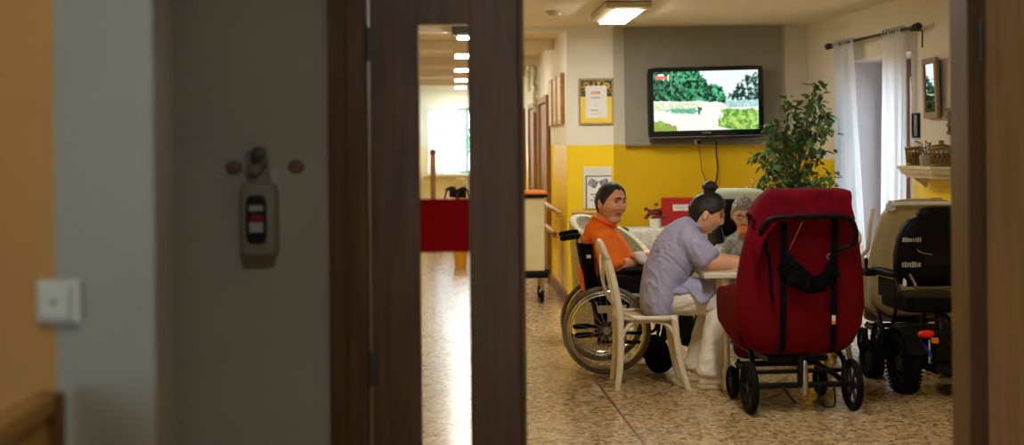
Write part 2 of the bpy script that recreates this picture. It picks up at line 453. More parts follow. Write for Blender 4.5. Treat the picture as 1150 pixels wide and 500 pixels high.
# ---- corridor doors on the right-hand wall
def cdoor(n, ya, yb, h):
    root = thing('door_%d' % n, None, None); struct(root)
    fr = MB()
    P = lambda Y, o: (CR(Y)-o, Y)
    fr.slab([P(ya-.07,.05),P(ya,.05),P(ya,.002),P(ya-.07,.002)],0,h+.07); fr.slab([P(yb,.05),P(yb+.07,.05),P(yb+.07,.002),P(yb,.002)],0,h+.07)
    fr.slab([P(ya,.05),P(yb,.05),P(yb,.002),P(ya,.002)],h,h+.07)
    fr.build('door_frame', M_cdoor, root, smooth=False)
    lf = MB(); lf.slab([P(ya+.003,.022),P(yb-.003,.022),P(yb-.003,.004),P(ya+.003,.004)],.005,h-.004); lf.build('door_leaf', M_cdoor, root, smooth=False)
    hd = MB(); q = V(CR(ya+.1)-.024, ya+.1, 1.02)
    hd.tube([q, q+V(-.05,0,0), q+V(-.055,.1,0)], .009, 8); hd.build('door_handle', M_steel, root)
cdoor(4, 15.15, 16.55, 2.06); cdoor(5, 17.6, 18.8, 2.06); cdoor(6, 20.6, 22.0, 2.06)

# ---- foreground double door
M_redfilm, nt_, b_ = newmat('red_film'); N_, L_ = nt_.nodes, nt_.links
b_.inputs['Base Color'].default_value = (.6,.004,.008,1); b_.inputs['Roughness'].default_value = .7; b_.inputs['Specular IOR Level'].default_value = .1
tl_ = N_.new('ShaderNodeBsdfTranslucent'); tl_.inputs[0].default_value = (.6,.006,.012,1)
ms_ = N_.new('ShaderNodeMixShader'); ms_.inputs[0].default_value = .16
L_.new(b_.outputs[0], ms_.inputs[1]); L_.new(tl_.outputs[0], ms_.inputs[2]); L_.new(ms_.outputs[0], N_['Material Output'].inputs['Surface'])
M_hinge = mat('dark_hinge_metal', hexc(92,88,78), .5, .6)
D1 = thing('door_1', None, None); struct(D1)
jb = MB()
jb.box(((JL+.03), YD+.05, 1.06), (.062, .16, 2.12)); jb.box((JR-.026, YD+.05, 1.06), (.052, .16, 2.12)); jb.box(((JL+JR)/2, YD+.05, 2.14), (JR-JL, .16, .038))
jb.box((JL-.012, YD-.012, 1.08), (.085, .022, 2.16)) ; jb.box((JR+.05, YD-.012, 1.08), (.10, .022, 2.16))
jb.build('door_frame', M_door, D1, smooth=False, bevel=.003)
lx0, lx1 = (416-575)/F*YD, (582.5-575)/F*YD
sx0, sx1 = (468.5-575)/F*YD, (528.5-575)/F*YD
sz0, sz1 = .22, W(497,25,YD).z
lf = MB(); t0, t1 = YD, YD+.045
lf.box(((lx0+sx0)/2, YD+.0225, 1.06), (sx0-lx0, .045, 2.11)); lf.box(((lx1+sx1)/2, YD+.0225, 1.06), (lx1-sx1, .045, 2.11))
lf.box(((sx0+sx1)/2, YD+.0225, (sz1+2.115)/2), (sx1-sx0, .045, 2.115-sz1)); lf.box(((sx0+sx1)/2, YD+.0225, (sz0+.005)/2), (sx1-sx0, .045, sz0-.005))
lf.box((lx1+.009, YD+.034, 1.06), (.018, .02, 2.11))
lf.build('door_leaf', M_door, D1, smooth=False, bevel=.002)
gb = MB()
for x in (sx0+.003, sx1-.003): gb.box((x, YD+.02, (sz0+sz1)/2), (.006, .05, sz1-sz0))
gb.box(((sx0+sx1)/2, YD+.02, sz1-.003), (sx1-sx0, .05, .006)); gb.box(((sx0+sx1)/2, YD+.02, sz0+.003), (sx1-sx0, .05, .006))
gb.build('glazing_bead', M_door, D1, smooth=False)
gl = MB(); gl.box(((sx0+sx1)/2, YD+.022, (sz0+sz1)/2), (sx1-sx0-.002, .006, sz1-sz0-.002)); gl.build('pane', M_glass, D1, smooth=False)
zb0, zb1 = W(497,284,YD).z, W(497,223.5,YD).z
rb = MB(); rb.box(((sx0+sx1)/2, YD+.0165, (zb0+zb1)/2), (sx1-sx0-.008, .002, zb1-zb0)); tag(rb.build('warning_band', M_redfilm, D1, smooth=False), 'dark red film strip across the glass')
hx = (410-575)/F*YD
for yy in (50, 415):
    z = W(410,yy,YD).z; hb = MB()
    hb.tube([(hx, YD-.012, z-.06), (hx, YD-.012, z+.06)], .010, 12)
    for q in (-.045, .045): hb.lathe([(.0,-.004),(.012,-.004),(.012,.004),(0,.004)], Matrix.Translation((hx, YD-.012, z+q)), 12)
    hb.box((hx-.02, YD-.004, z), (.034, .004, .1)); hb.box((hx+.02, YD-.004, z), (.034, .004, .1))
    hb.build('hinge', M_hinge, D1)
# the wide leaf, swung open towards this side
D2 = thing('door_2', None, None, (JR+.012, YD-.05, 0), math.radians(-90+25)); struct(D2)   # local +x runs from hinge to free edge
lw, th = 1.22, .045; a0, a1 = .95, 1.11
lf = MB()
lf.box((a0/2, 0, 1.06), (a0, th, 2.11)); lf.box(((a1+lw)/2, 0, 1.06), (lw-a1, th, 2.11))
lf.box(((a0+a1)/2, 0, 2.02), (a1-a0, th, .19)); lf.box(((a0+a1)/2, 0, .12), (a1-a0, th, .23))
lf.build('door_leaf', M_door_lit, D2, smooth=False, bevel=.002)
gl = MB(); gl.box(((a0+a1)/2, 0, 1.08), (a1-a0, .006, 1.7)); gl.build('pane', M_glass, D2, smooth=False)
for z in (.3, 1.85):
    hb = MB(); hb.tube([(-.006,-.03,z-.06),(-.006,-.03,z+.06)], .009, 12); hb.build('hinge', M_hinge, D2)
hd = MB(); hd.tube([(1.16,.02,1.05),(1.16,.07,1.05),(1.05,.075,1.05)], .01, 10); hd.tube([(1.16,-.02,1.05),(1.16,-.07,1.05),(1.05,-.075,1.05)], .01, 10); hd.build('door_handle', M_steel, D2)

# ================================================================== lamps
def fixture(name, label, group, c, L, wdt, dif, housing, th=.07, rot=-.0427, wide=.07):
    """surface fluorescent fitting under the ceiling, long side along the corridor"""
    r = thing(name, label, 'ceiling light', (c[0], c[1], CZ), math.atan(-rot), group)
    h = MB(); zb = -th
    # housing: wider at the ceiling, open underside as a lip
    w2 = wdt/2; W2 = w2 + wide; l2 = L/2; L2 = l2 + .03
    top = [(-W2,-L2,-.002),(W2,-L2,-.002),(W2,L2,-.002),(-W2,L2,-.002)]
    mid = [(-W2,-L2,zb*.75),(W2,-L2,zb*.75),(W2,L2,zb*.75),(-W2,L2,zb*.75)]
    low = [(-w2,-l2,zb),(w2,-l2,zb),(w2,l2,zb),(-w2,l2,zb)]
    h.loft([[Vector(p) for p in q] for q in (top, mid, low)])
    h.build('housing', housing, r, smooth=False)
    d = MB(); d.box((0,0,zb-.006), (wdt-.004, L-.004, .010)); d.build('diffuser', dif, r, smooth=False, bevel=.003)
    return r
M_housing = mat('lamp_housing', hexc(196,178,140), .5, var=.05)
M_darkhousing = mat('dark_lamp_housing', hexc(70,80,70), .5)
A = fixture('ceiling_light', 'fluorescent ceiling light with lit white panel above the table', 'day room ceiling lights', (.915, 11.2), 1.10, .225, M_lamp, M_housing)
g = MB(); g.lathe([(0,-.006),(.012,-.006),(.012,.0),(0,.0)], Matrix.Translation((.06,-.582,-.03)) @ Matrix.Rotation(PI/2, 4, 'X'), 12); tag(g.build('indicator', emis('green_indicator', (.02,.35,.08), .3), A), 'small green indicator')
ed = MB(); ed.box((0,-.5805,-.0045),(.364,.004,.007)); ed.box((-.1825,0,-.0045),(.004,1.16,.007)); tag(ed.build('edge_seal', mat('dark_edge', hexc(70,56,34), .6), A, smooth=False), 'dark edge line at the ceiling')
fixture('ceiling_light', 'fluorescent ceiling light nearest the double door', 'day room ceiling lights', (1.15, 6.6), 1.10, .225, M_lamp, M_housing)
names = ['first corridor ceiling light, greenish rim, nearest the day room','second corridor ceiling light from the day room','third corridor ceiling light from the day room','fourth corridor ceiling light from the day room','last corridor ceiling light, nearest the end window']
for i, yy in enumerate((12.75, 15.4, 18.3, 21.0, 23.6)):
    fixture('ceiling_light', names[i], 'lit lamps along the corridor ceiling', (-.0427*yy + .105 + (.0 if i else .02), yy+.12), .45 if i else .3, .20, M_lampc, M_darkhousing if i == 0 else M_housing, .095, wide=.015 if i else .05)
hl = thing('hall_fill_lamp', 'unseen round opal ceiling lamp added to light the hall', 'ceiling light', (-.25, 1.2, CZ))  # out-of-view lamp, put in to brighten the hall walls and doors
x = MB(); x.lathe([(0,-.002),(.17,-.002),(.17,-.02),(0,-.02)], None, 32); x.build('ceiling_mount', M_whitep, hl)
x = MB(); x.lathe([(.15,-.021),(.15,-.03),(.13,-.06),(.08,-.08),(.001,-.085)], None, 32); x.build('diffuser', emis('hall_fill_diffuser', (1,.97,.90), 27), hl)
sd = thing('smoke_detector', 'small white smoke detector on the ceiling left of the light', 'smoke detector', (W(623,14,11.4).x, 11.4, CZ))
x = MB(); x.lathe([(0,-.002),(.075,-.002),(.075,-.012),(.06,-.016),(0,-.016)], None, 24); x.build('ceiling_mount', M_housing, sd)
x = MB(); x.lathe([(.055,-.017),(.05,-.034),(.03,-.04),(.001,-.041)], None, 24); x.build('sensor_cap', M_housing, sd)
# ================================================================== things on the walls
def strokes(b, x0, x1, z, y, h, n, seed, gap=.35, mi=0, slant=0):
    """a short row of small printed marks, too small to read"""
    rnd = random.Random(seed); w = (x1-x0)/n
    for i in range(n):
        ww = w*(1-gap)*rnd.uniform(.6, 1.1); hh = h*rnd.uniform(.6, 1)
        b.box((x0+w*(i+.5), y, z+(hh-h)*.3), (ww, .0012, hh), mi=mi)
# ---- television
YT = 12.84
tv = thing('television', 'black wall-mounted flat television showing a green park path', 'television', W(792, 115.5, YT)); 
tv.rotation_euler = (math.radians(2), -math.radians(1.0), 0)
TW, TH = 1.115, .695
x = MB(); x.ell((0,0,0),(TW/2, .038, TH/2), e=.12, nu=48, nv=24); x.build('housing', mat('glossy_black_plastic', (.008,.008,.009), .18, coat=.5), tv, angle=30)
bz = MB(); x0, x1, z0, z1 = -.50, .503, -.262, .305
for c, s_ in (((0,-.041,(z1+TH/2)/2-.003),(TW-.02,.006,TH/2-z1-.012)), ((0,-.041,(z0-TH/2)/2+.003),(TW-.02,.006,TH/2+z0-.012)), (((x0-TW/2)/2+.004,-.041,(z0+z1)/2),(TW/2+x0-.01,.006,z1-z0)), (((x1+TW/2)/2-.004,-.041,(z0+z1)/2),(TW/2-x1-.01,.006,z1-z0))):
    bz.box(c, s_)
bz.build('bezel', mat('piano_black', (.006,.006,.007), .12, coat=.6), tv, smooth=False, bevel=.002)
x = MB(); x.box((0,-.0445,-.322),(TW-.03,.004,.006)); x.build('trim_line', M_steel, tv, smooth=False)
x = MB(); strokes(x, -.045, .045, -.285, -.0455, .016, 7, 3, .25); tag(x.build('lettering', mat('grey_print', (.25,.25,.25), .5), tv, smooth=False), 'tiny grey lettering under the screen')
x = MB(); x.lathe([(0,0),(.008,0),(.008,.004),(0,.004)], Matrix.Translation((.01,-.044,-.312)) @ Matrix.Rotation(PI/2,4,'X'), 12); x.build('sensor', M_blackmetal, tv)
# the picture on the screen: a broadcast of a woodland path
def fbm(x, y, s=1.0, o=4): return mnoise.fractal(Vector((x*s, y*s, 3.7)), .6, 2.1, o)
def screen_col(u, v):
    asp = 1.77; X = u*asp; n = fbm(X, v, 5); n2 = fbm(X+9, v-4, 13); n3 = fbm(X-3, v+7, 26)
    sky = (.86, .95, .97)
    c = sky
    # left forest: top edge falls from the left to the vanishing point
    top = 1.25 - 1.02*max(0, u-.33)**1.0*1.9 if u > .33 else 1.3
    top += n*.10 + n2*.05
    base = .50 - .06*u + .02*n
    if v < base + .02: c = (.86, .90, .80)
    if base < v < top and u < .70:
        k = max(0, min(1, .48 + n2*1.3 + n3*1.0))**1.5; sh = .45 + .65*max(0, min(1, (v-base)*2.2 + .2 + n*.8))
        c = (.0+.10*k*sh, .02+.55*k*sh, .012+.24*k*sh)
        if u < .30 and abs(math.sin(u*46 + n*.6)) > .975 and v > .66: c = (.16, .34, .30)
        if u < .15 and v > .6: c = tuple(q*.5 for q in c)
    # right-hand tree and pale bush
    rt = .56 + .42*math.sqrt(max(0, 1-((u-.93)/.23)**2)) if abs(u-.93) < .23 else 0
    rt += n*.12 + n2*.09 - .14
    if u > .70 and .44 < v < rt:
        k = max(0, min(1, .45 + n2 + n3*.6)); c = (.0+.03*k, .02+.18*k, .02+.11*k)
        if n3 + n2 > .52: c = sky
    bt = .53 - .05*math.sin((u-.7)*6) + n*.04 + .10*max(0, u-.8)
    if u > .69 and .33 + .05*n < v < bt:
        k = max(0, min(1, .5 + n2 + n3)); c = (.30+.35*k, .60+.25*k, .56+.26*k)
    # ground
    if v < base + .01 and u < .62 or v < .38:
        gl = .36 + .05*n
        c = (.93, .92, .86)
        if u < .36*(1+.3*n) and gl - .02 < v < base - .02 and n > -.28: c = (.70+.08*n2, .80+.08*n2, .48)
        dd = ((u-.28)/.15)**2 + ((v-.335-.03*n)/.045)**2
        if dd < 1 + n2: c = (.12, .50+.2*n2, .30)
        if u < .22 and v < .14 - .55*u + .05*n + .04: c = (.24+.3*abs(n2), .44+.2*n2, .08)
        ed = .63 + .9*max(0, .20-v)*(-.6) + .04*n
        if u > ed + .10*(.24-v)*4*(v < .24) and v < .34 + .04*n - .0*u and v > .03 + .5*max(0, .80-u)-.06:
            k = max(0, min(1, .5+n2*1.2+n3*1.1)); c = (.10+.42*k, .34+.42*k, .04+.14*k)
    # small dark animal standing on the path
    for (cx, cy, rx, ry) in ((.432,.32,.010,.060),(.452,.355,.007,.030),(.440,.365,.016,.022),(.425,.385,.008,.020)):
        if ((u-cx)/rx)**2 + ((v-cy)/ry)**2 < 1: c = (.03, .07, .07)
    if ((u-.495)/.012)**2 + ((v-.27)/.02)**2 < 1: c = (.98,.80,.84)
    return c
NU, NV = 240, 136
me = bpy.data.meshes.new('screen')
vs = []; fs = []
for j in range(NV+1):
    for i in range(NU+1):
        vs.append((x0+(x1-x0)*i/NU, -.0405, z0+(z1-z0)*j/NV))
for j in range(NV):
    for i in range(NU):
        q = j*(NU+1)+i; fs.append((q, q+1, q+NU+2, q+NU+1))
me.from_pydata(vs, [], fs)
ca = me.color_attributes.new('picture', 'FLOAT_COLOR', 'POINT')
for j in range(NV+1):
    for i in range(NU+1):
        ca.data[j*(NU+1)+i].color = (*screen_col(i/NU, j/NV), 1)
m, nt, bs = newmat('television_picture'); N, L = nt.nodes, nt.links
at = N.new('ShaderNodeVertexColor'); at.layer_name = 'picture'
L.new(at.outputs['Color'], bs.inputs['Emission Color']); bs.inputs['Emission Strength'].default_value = SCREEN
bs.inputs['Base Color'].default_value = (.01,.01,.01,1); bs.inputs['Roughness'].default_value = .2
me.materials.append(m); so = bpy.data.objects.new('screen', me); COL.objects.link(so); so.parent = tv
# channel logo in the corner of the picture
M_red_e = emis('screen_red', (.85,.10,.08), SCREEN); M_white_e = emis('screen_white', (.9,.95,.95), SCREEN)
x = MB(); lx = x0+.018
x.box((lx+.048,-.0425,.252),(.082,.003,.034), mi=0); x.box((lx+.105,-.0425,.25),(.030,.003,.018), mi=0)
x.box((lx+.055,-.0425,.272),(.055,.003,.020), mi=1); x.box((lx+.125,-.0425,.25),(.008,.003,.06), mi=1); x.box((lx+.083,-.0425,.232),(.007,.003,.02), mi=1)
x.build('channel_logo', [M_red_e, M_white_e], tv, smooth=False)
x = MB(); x.box((0,.062,0),(.34,.05,.3)); x.build('wall_mount', M_blackmetal, tv, smooth=False)
# socket, plug and cables under the television
Yw = 12.985
ws = thing('wall_socket', 'round white wall socket with black plug below the television', 'socket', W(783,158.5,12.93)); ws.location.y = 12.925
x = MB(); x.lathe([(0,0),(.034,0),(.034,-.008),(.028,-.012),(0,-.012)], Matrix.Rotation(-PI/2,4,'X'), 20); x.build('socket_mount', M_whitep, ws)
x = MB(); x.tube([(.012,-.014,-.01),(.014,-.05,-.012)],[.02,.015],12); x.build('plug', M_black, ws)
p0 = W(784,163,12.86)
cb = MB(); cb.tube(spline([p0, W(786,172,12.87), W(788,190,12.93), W(793,205,12.95), W(797,222,12.96), W(795,240,12.96)]), .0042, 8); tag(cb.build('hanging_cable', mat('brown_cable', hexc(120,82,20), .5)), 'thin brown cable hanging from the wall socket', 'cable')
cb = MB(); cb.tube(spline([W(804.5,158,12.90), W(804.5,172,12.94), W(806,190,12.955), W(804,204,12.96), W(800,216,12.96), W(799,240,12.96)]), .007, 8); tag(cb.build('hanging_cable', M_black), 'thick black cable hanging straight down from the television', 'cable')
# ---- framed sunflower poster on the white column
pc = W(669.5, 114, 12.868); ps = thing('framed_poster', 'wood-framed yellow sunflower poster with white notice, on white column', 'poster', pc)
pw, ph = .335, .445
x = MB()
for c, s_ in (((0,-.012,ph/2-.009),(pw,.022,.018)),((0,-.012,-ph/2+.009),(pw,.022,.018)),((-pw/2+.009,-.012,0),(.018,.022,ph-.036)),((pw/2-.009,-.012,0),(.018,.022,ph-.036))): x.box(c, s_)
x.build('frame', wood('pale_frame_wood', hexc(190,160,112), hexc(150,120,78), .5), ps, smooth=False, bevel=.002)
x = MB(); x.box((0,-.006,0),(pw-.036,.006,ph-.036)); x.build('backing', mat('poster_yellow', hexc(238,206,50), .5, var=.03), ps, smooth=False)
x = MB(); x.box((0,-.0098,.125),(pw-.037,.0012,.155)); x.build('photo_print', mat('dark_leaf_print', hexc(34,40,22), .5, col2=hexc(70,62,22), scale=40), ps, smooth=False)
rnd = random.Random(5)
for (fx, fz, fr_) in ((0,.165,.042),(-.095,.16,.032),(.10,.15,.036),(-.05,.185,.022),(.055,.18,.024),(-.125,.12,.026),(.135,.10,.022),(-.13,.075,.016)):
    pt = MB()
    for k in range(14):
        a_ = 2*PI*k/14 + rnd.random()*.2; ca_, sa_ = math.cos(a_), math.sin(a_)
        q = lambda r, t: V(fx + (ca_*r - sa_*t), -.0112, fz + (sa_*r + ca_*t))
        P_ = [q(fr_*.3,-.004), q(fr_*.7,-.007), q(fr_,0), q(fr_*.7,.007), q(fr_*.3,.004)]
        if all(abs(v_.x) < pw/2-.02 and v_.z < ph/2-.02 for v_ in P_): pt.prism(P_, (0,.0008,0))
    if pt.v: 
        fo = pt.build('printed_flower', mat('petal_yellow', hexc(236,188,24), .5) if fx == 0 else bpy.data.materials['petal_yellow'], ps, smooth=False)
        ct = MB(); ct.lathe([(0,0),(fr_*.34,0),(fr_*.34,-.001),(0,-.001)], Matrix.Translation((fx,-.0112,fz)) @ Matrix.Rotation(-PI/2,4,'X'), 14); ct.build('flower_centre', bpy.data.materials.get('petal_dark') or mat('petal_dark', hexc(46,26,10), .6), fo)
x = MB(); x.box((.0,-.0135,-.005),(.205,.0015,.31)); nt_o = x.build('notice_sheet', mat('paper', hexc(226,224,214), .6, var=.02), ps, smooth=False)
x = MB(); strokes(x, -.052, .040, .085, -.0148, .034, 5, 11, .22); x.build('lettering', mat('orange_print', hexc(232,140,90), .6), nt_o, smooth=False)
x = MB(); strokes(x, -.052, .040, .036, -.0148, .013, 9, 12, .2); x.build('lettering', mat('grey_black_print', hexc(70,70,68), .6), nt_o, smooth=False); x = MB(); strokes(x, -.052, .02, -.085, -.0148, .013, 7, 13, .2); x.build('lettering', bpy.data.materials['grey_black_print'], nt_o, smooth=False)
x = MB(); strokes(x, -.052, .03, -.118, -.0148, .011, 9, 14, .3); x.build('lettering', mat('pink_print', hexc(226,150,140), .6), nt_o, smooth=False)
x = MB(); x.tube([(-.005,-.0148,.012),(-.012,-.0148,-.02),(-.004,-.0148,-.05)], .002, 6); x.tube([(.012,-.0148,-.005),(.014,-.0148,-.045)], .002, 6); x.build('sketch', mat('pale_grey_print', hexc(176,176,168), .6), nt_o)
# ---- notice with two photographs, below
nc = W(671, 211, 12.868); nb = thing('notice_holder', 'white notice with black-and-white photos in clear holder on yellow column', 'notice', nc)
w_, h_ = .275, .40
x = MB(); x.box((0,-.008,0),(w_,.008,h_)); x.build('mounting_board', mat('notice_white', hexc(222,220,210), .4, var=.02), nb, smooth=False, bevel=.003)
x = MB(); x.box((-w_/2+.028,-.015,-.04),(.012,.012,.31)); x.box((.01,-.015,h_/2-.085),(w_-.04,.010,.007)); x.build('clip_rail', mat('olive_metal', hexc(120,118,84), .4, .5), nb, smooth=False, bevel=.001)
x = MB(); x.box((.012,-.0128,-.045),(w_-.06,.0015,.30)); nsh = x.build('sheet', mat('sheet_white', hexc(232,232,226), .5, var=.02), nb, smooth=False)
for cx, rz_ in ((-.045,.5),(.065,-.35)):
    x = MB(); x.box((cx,-.0142,.045),(.085,.0012,.075), rot=(0,rz_,0)); x.build('photograph', mat('grey_photo', hexc(60,60,58), .5, col2=hexc(180,180,176), scale=30), nsh, smooth=False)
for k, (a_, e_) in enumerate(((-.07,.09),(-.045,.09),(-.07,.09))):
    x = MB(); strokes(x, a_, e_, -.062-.028*k, -.0142, .015, 12, 20+k, .25); x.build('lettering', bpy.data.materials['grey_black_print'], nsh, smooth=False)
# ---- red wall box with a white label, and a dark socket beside it
rbx = thing('red_wall_box', 'red box with blank white label strip on the yellow wall', 'box', W(766, 243, 12.9))
rbx.location.y = 12.998
x = MB(); x.box((-.01,-.055,0),(.36,.11,.36)); x.build('box_body', mat('red_enamel', hexc(178,22,20), .45, var=.06), rbx, smooth=False, bevel=.008)
x = MB(); x.box((.015,-.1115,.085),(.21,.003,.062)); x.build('label', mat('label_white', hexc(226,216,206), .5), rbx, smooth=False)
x = MB(); strokes(x, -.07,.10,.085,-.1135,.014,14,31,.35); x.build('lettering', mat('faint_print', hexc(180,170,165), .5), rbx, smooth=False)
x = MB(); x.box((-.1,-.113,-.06),(.02,.006,.03)); x.box((0,-.006,.02),(.3,.01,.3)); x.build('wall_mount', M_blackmetal, rbx, smooth=False)
for px, py, lab in ((742,242,'small dark socket, upper, left of the red wall box'),(737,250,'small dark socket, lower, left of the red wall box')):
    s_ = thing('power_socket', lab, 'socket', W(px,py,12.96)); s_.location.y = 12.997
    x = MB(); x.box((0,-.014,0),(.05,.028,.055)); x.build('socket_mount', M_black, s_, smooth=False, bevel=.005)
    x = MB(); x.tube([(0,-.029,.005),(0,-.05,.0),(.01,-.06,-.03)], .008, 8); x.build('plug', M_blackmetal, s_)
# ---- handrails
def rail(name, lab, pts, r=.021):
    t = thing(name, lab, 'handrail', pts[0])
    o = Vector(pts[0]); x = MB(); x.caps_tube([Vector(p)-o for p in pts], r, 12); x.build('rail', M_brownrail, t)
    return t, o
def bracket(t, o, p, d):
    x = MB(); x.tube([Vector(p)-o, Vector(p)-o+Vector((0,0,-.04)), Vector(p)-o+Vector(d)], .008, 8); x.build('wall_mount', M_steel, t)
t, o = rail('handrail', 'wooden handrail stub on the yellow column behind the man', [V(.585,12.80,.905), V(.78,12.80,.905)]); bracket(t, o, (.66,12.80,.892), (0,.062,-.04))
for zz, lab in ((.905,'upper wooden handrail along the corridor wall'),(.66,'lower wooden handrail along the corridor wall')):
    ya, yb = (13.0, 14.9) if zz > .8 else (13.55, 14.9)
    t, o = rail('handrail', lab, [V(CR(ya)-.075, ya, zz), V(CR(yb)-.075, yb, zz)], .026)
    for yy in (ya+.3, yb-.3): bracket(t, o, (CR(yy)-.075, yy, zz-.015), (.068, 0, -.04))
# ---- three tall pictures on the corridor wall
for i, (ya, yb) in enumerate(((13.12,13.58),(13.72,14.18),(14.34,14.80))):
    t = thing('framed_picture', ('tall wood-framed picture on corridor wall, the one nearest the corner', 'tall wood-framed picture on corridor wall, the middle one of three', 'tall wood-framed picture on corridor wall, farthest from the corner')[i], 'picture', (CR((ya+yb)/2), (ya+yb)/2, 2.02), math.atan(.0427), 'tall pictures on the corridor wall')
    L_ = yb-ya; H_ = .50; x = MB()
    for c, s_ in (((-.022,0,H_/2-.02),(.04,L_,.04)),((-.022,0,-H_/2+.02),(.04,L_,.04)),((-.022,-L_/2+.03,0),(.04,.06,H_-.08)),((-.022,L_/2-.03,0),(.04,.06,H_-.08))): x.box(c, s_)
    x.build('frame', M_brownrail, t, smooth=False, bevel=.004)
    x = MB(); x.box((-.022,0,0),(.036,L_-.12,H_-.08)); x.build('picture', mat('cream_picture', hexc(226,208,160), .5, col2=hexc(214,192,146), scale=9) if i == 0 else bpy.data.materials['cream_picture'], t, smooth=False)
# small hanging ornaments on the corridor wall, between the doors
for i, (px, py, Y_) in enumerate(((597,76,18.9),(599,97,17.4))):
    t = thing('wall_garland', ('pale garland hanging high on the corridor wall above the doors','small pale garland hanging lower beside a corridor door')[i], 'garland', (CR(Y_)-.03, Y_, W(px,py,Y_).z))
    x = MB(); rr = random.Random(i)
    for k in range(12): x.ell((rr.uniform(-.02,.0), rr.uniform(-.12,.12), -.05*k+.25), (.03,.07,.045), nu=8, nv=6)
    x.build('paper_flowers', mat('pale_green_paper', hexc(214,214,170), .7) if i == 0 else bpy.data.materials['pale_green_paper'], t)
    x = MB(); x.tube([(.0,0,.3),(.0,0,-.32)], .004, 6); x.build('hanging_cord', M_whitep, t)
# ---- mirror and small pieces on the window wall
def onR(Y, o, z): return V(RW(Y)-o*nR.x, Y-o*nR.y, z)
RZ = math.atan(.098)
mY = 9.99
mr = thing('wall_mirror', 'small wood-framed mirror reflecting the television, on right wall', 'mirror', onR(mY, .045, W(1047,99,mY).z), RZ + math.radians(MIRROR)); mr.rotation_euler.y = math.radians(-1.8)
L_, H_ = .31, .45; x = MB()
for c, s_ in (((-.0,0,H_/2-.0225),(.028,L_,.045)),((-.0,0,-H_/2+.0225),(.028,L_,.045)),((-.0,-L_/2+.0225,0),(.028,.045,H_-.09)),((-.0,L_/2-.0225,0),(.028,.045,H_-.09))): x.box(c, s_)
x.build('frame', wood('mirror_frame_wood', hexc(168,140,104), hexc(128,102,72), .45), mr, smooth=False, bevel=.004)
x = MB(); x.box((-.002,0,0),(.006,L_-.088,H_-.088)); x.build('mirror_glass', mat('silvered_glass', (.92,.92,.92), .02, 1, var=0), mr, smooth=False)
pf = thing('narrow_picture', 'narrow dark-framed picture beside the balcony door, below the mirror', 'picture', onR(10.36,.012,W(1031,141,10.36).z), RZ)
x = MB()
for c, s_ in (((0,0,.088),(.02,.12,.016)),((0,0,-.088),(.02,.12,.016)),((0,-.052,0),(.02,.016,.16)),((0,.052,0),(.02,.016,.16))): x.box(c, s_)
x.build('frame', M_blackmetal, pf, smooth=False); x = MB(); x.box((.003,0,0),(.008,.09,.162)); x.build('picture', mat('grey_green_print', hexc(120,130,116), .3, col2=hexc(60,72,60), scale=20), pf, smooth=False)
pf = thing('wooden_wall_rack', 'slatted wooden wall rack half hidden by the door edge', 'wall rack', onR(9.66,.03,W(1064,136,9.72).z), RZ)
x = MB()
for k in range(4): x.box((-.0,0,-.085+.055*k),(.02+.006*k,.14,.018))
x.box((.012,-.07,0),(.02,.02,.2)); x.box((.012,.07,0),(.02,.02,.2)); x.build('frame', wood('grey_brown_wood', hexc(110,86,62), hexc(80,60,42), .6), pf, smooth=False)
# ---- console shelf with its three ornaments
zs = W(1030,186.5,9.9).z
sh = thing('console_shelf', 'cream moulded console shelf on the right wall beside the balcony door', 'shelf')if False else thing('console_shelf', 'cream moulded console shelf on the right wall beside the balcony door', 'shelf', onR(9.9,0,0))
def shelf_ring(z, ins):
    pts = [onR(10.24-ins*.4, .003, z), onR(10.22-ins, .225-ins, z), onR(9.57+ins, .235-ins, z), onR(9.40+ins*.6, .003, z)]
    return [p - sh.location for p in pts]
x = MB(); x.loft([shelf_ring(z, i_) for z, i_ in ((zs,.0),(zs-.022,.0),(zs-.026,.012),(zs-.05,.022),(zs-.075,.05),(zs-.09,.055))]); x.build('moulded_top', mat('cream_lacquer', hexc(216,200,160), .45, var=.04), sh, smooth=False, bevel=.003)
for yy in (9.62,10.12):
    x = MB(); x.prism([onR(yy,.004,zs-.092)-sh.location, onR(yy,.13,zs-.092)-sh.location, onR(yy,.03,zs-.17)-sh.location], (0,.025,0)); x.build('bracket', bpy.data.materials['cream_lacquer'], sh, smooth=False)
def wire_basket(name, lab, p, r0, r1, h, lidded):
    t = thing(name, lab, 'basket', p); M_g = bpy.data.materials.get('antique_gold_wire') or mat('antique_gold_wire', hexc(146,118,58), .4, .7)
    x = MB(); n_ = 14
    for k in range(n_):
        for s_ in (1, -1):
            pts = [V(lerp(r0,r1,q/6)*math.cos(2*PI*k/n_ + s_*.9*q/6), lerp(r0,r1,q/6)*math.sin(2*PI*k/n_ + s_*.9*q/6), .006+h*q/6) for q in range(7)]
            x.tube(pts, .0042, 5)
    x.build('wire_side', M_g, t)
    x = MB(); x.torus((0,0,h), r1, .008, 'z', 24, 8); x.torus((0,0,.008), r0, .008, 'z', 24, 8); x.build('rim', M_g, t)
    x = MB(); x.lathe([(0,.003),(r0*.94,.003),(r0*.9+(r1-r0)*.3,h*.72),(0,h*.74)], None, 20); x.build('filling', bpy.data.materials.get('dried_filling') or mat('dried_filling', hexc(120,98,62), .9, col2=hexc(70,56,34), scale=50, bump=.5), t)
    if lidded:
        x = MB(); x.lathe([(0,h+.01),(r1*1.02,h+.01),(r1*.8,h+.022),(.02,h+.03),(.016,h+.04),(.022,h+.052),(0,h+.06)], None, 20); x.build('lid', M_g, t)
    return t
wire_basket('wire_basket', 'open gold wire basket left of the small potted plant', onR(10.14,.12,zs+.001), .05,.062,.135, False)
wire_basket('lidded_lantern', 'lidded gold lattice jar right of the small potted plant', onR(9.63,.125,zs+.001), .075,.075,.13, True)
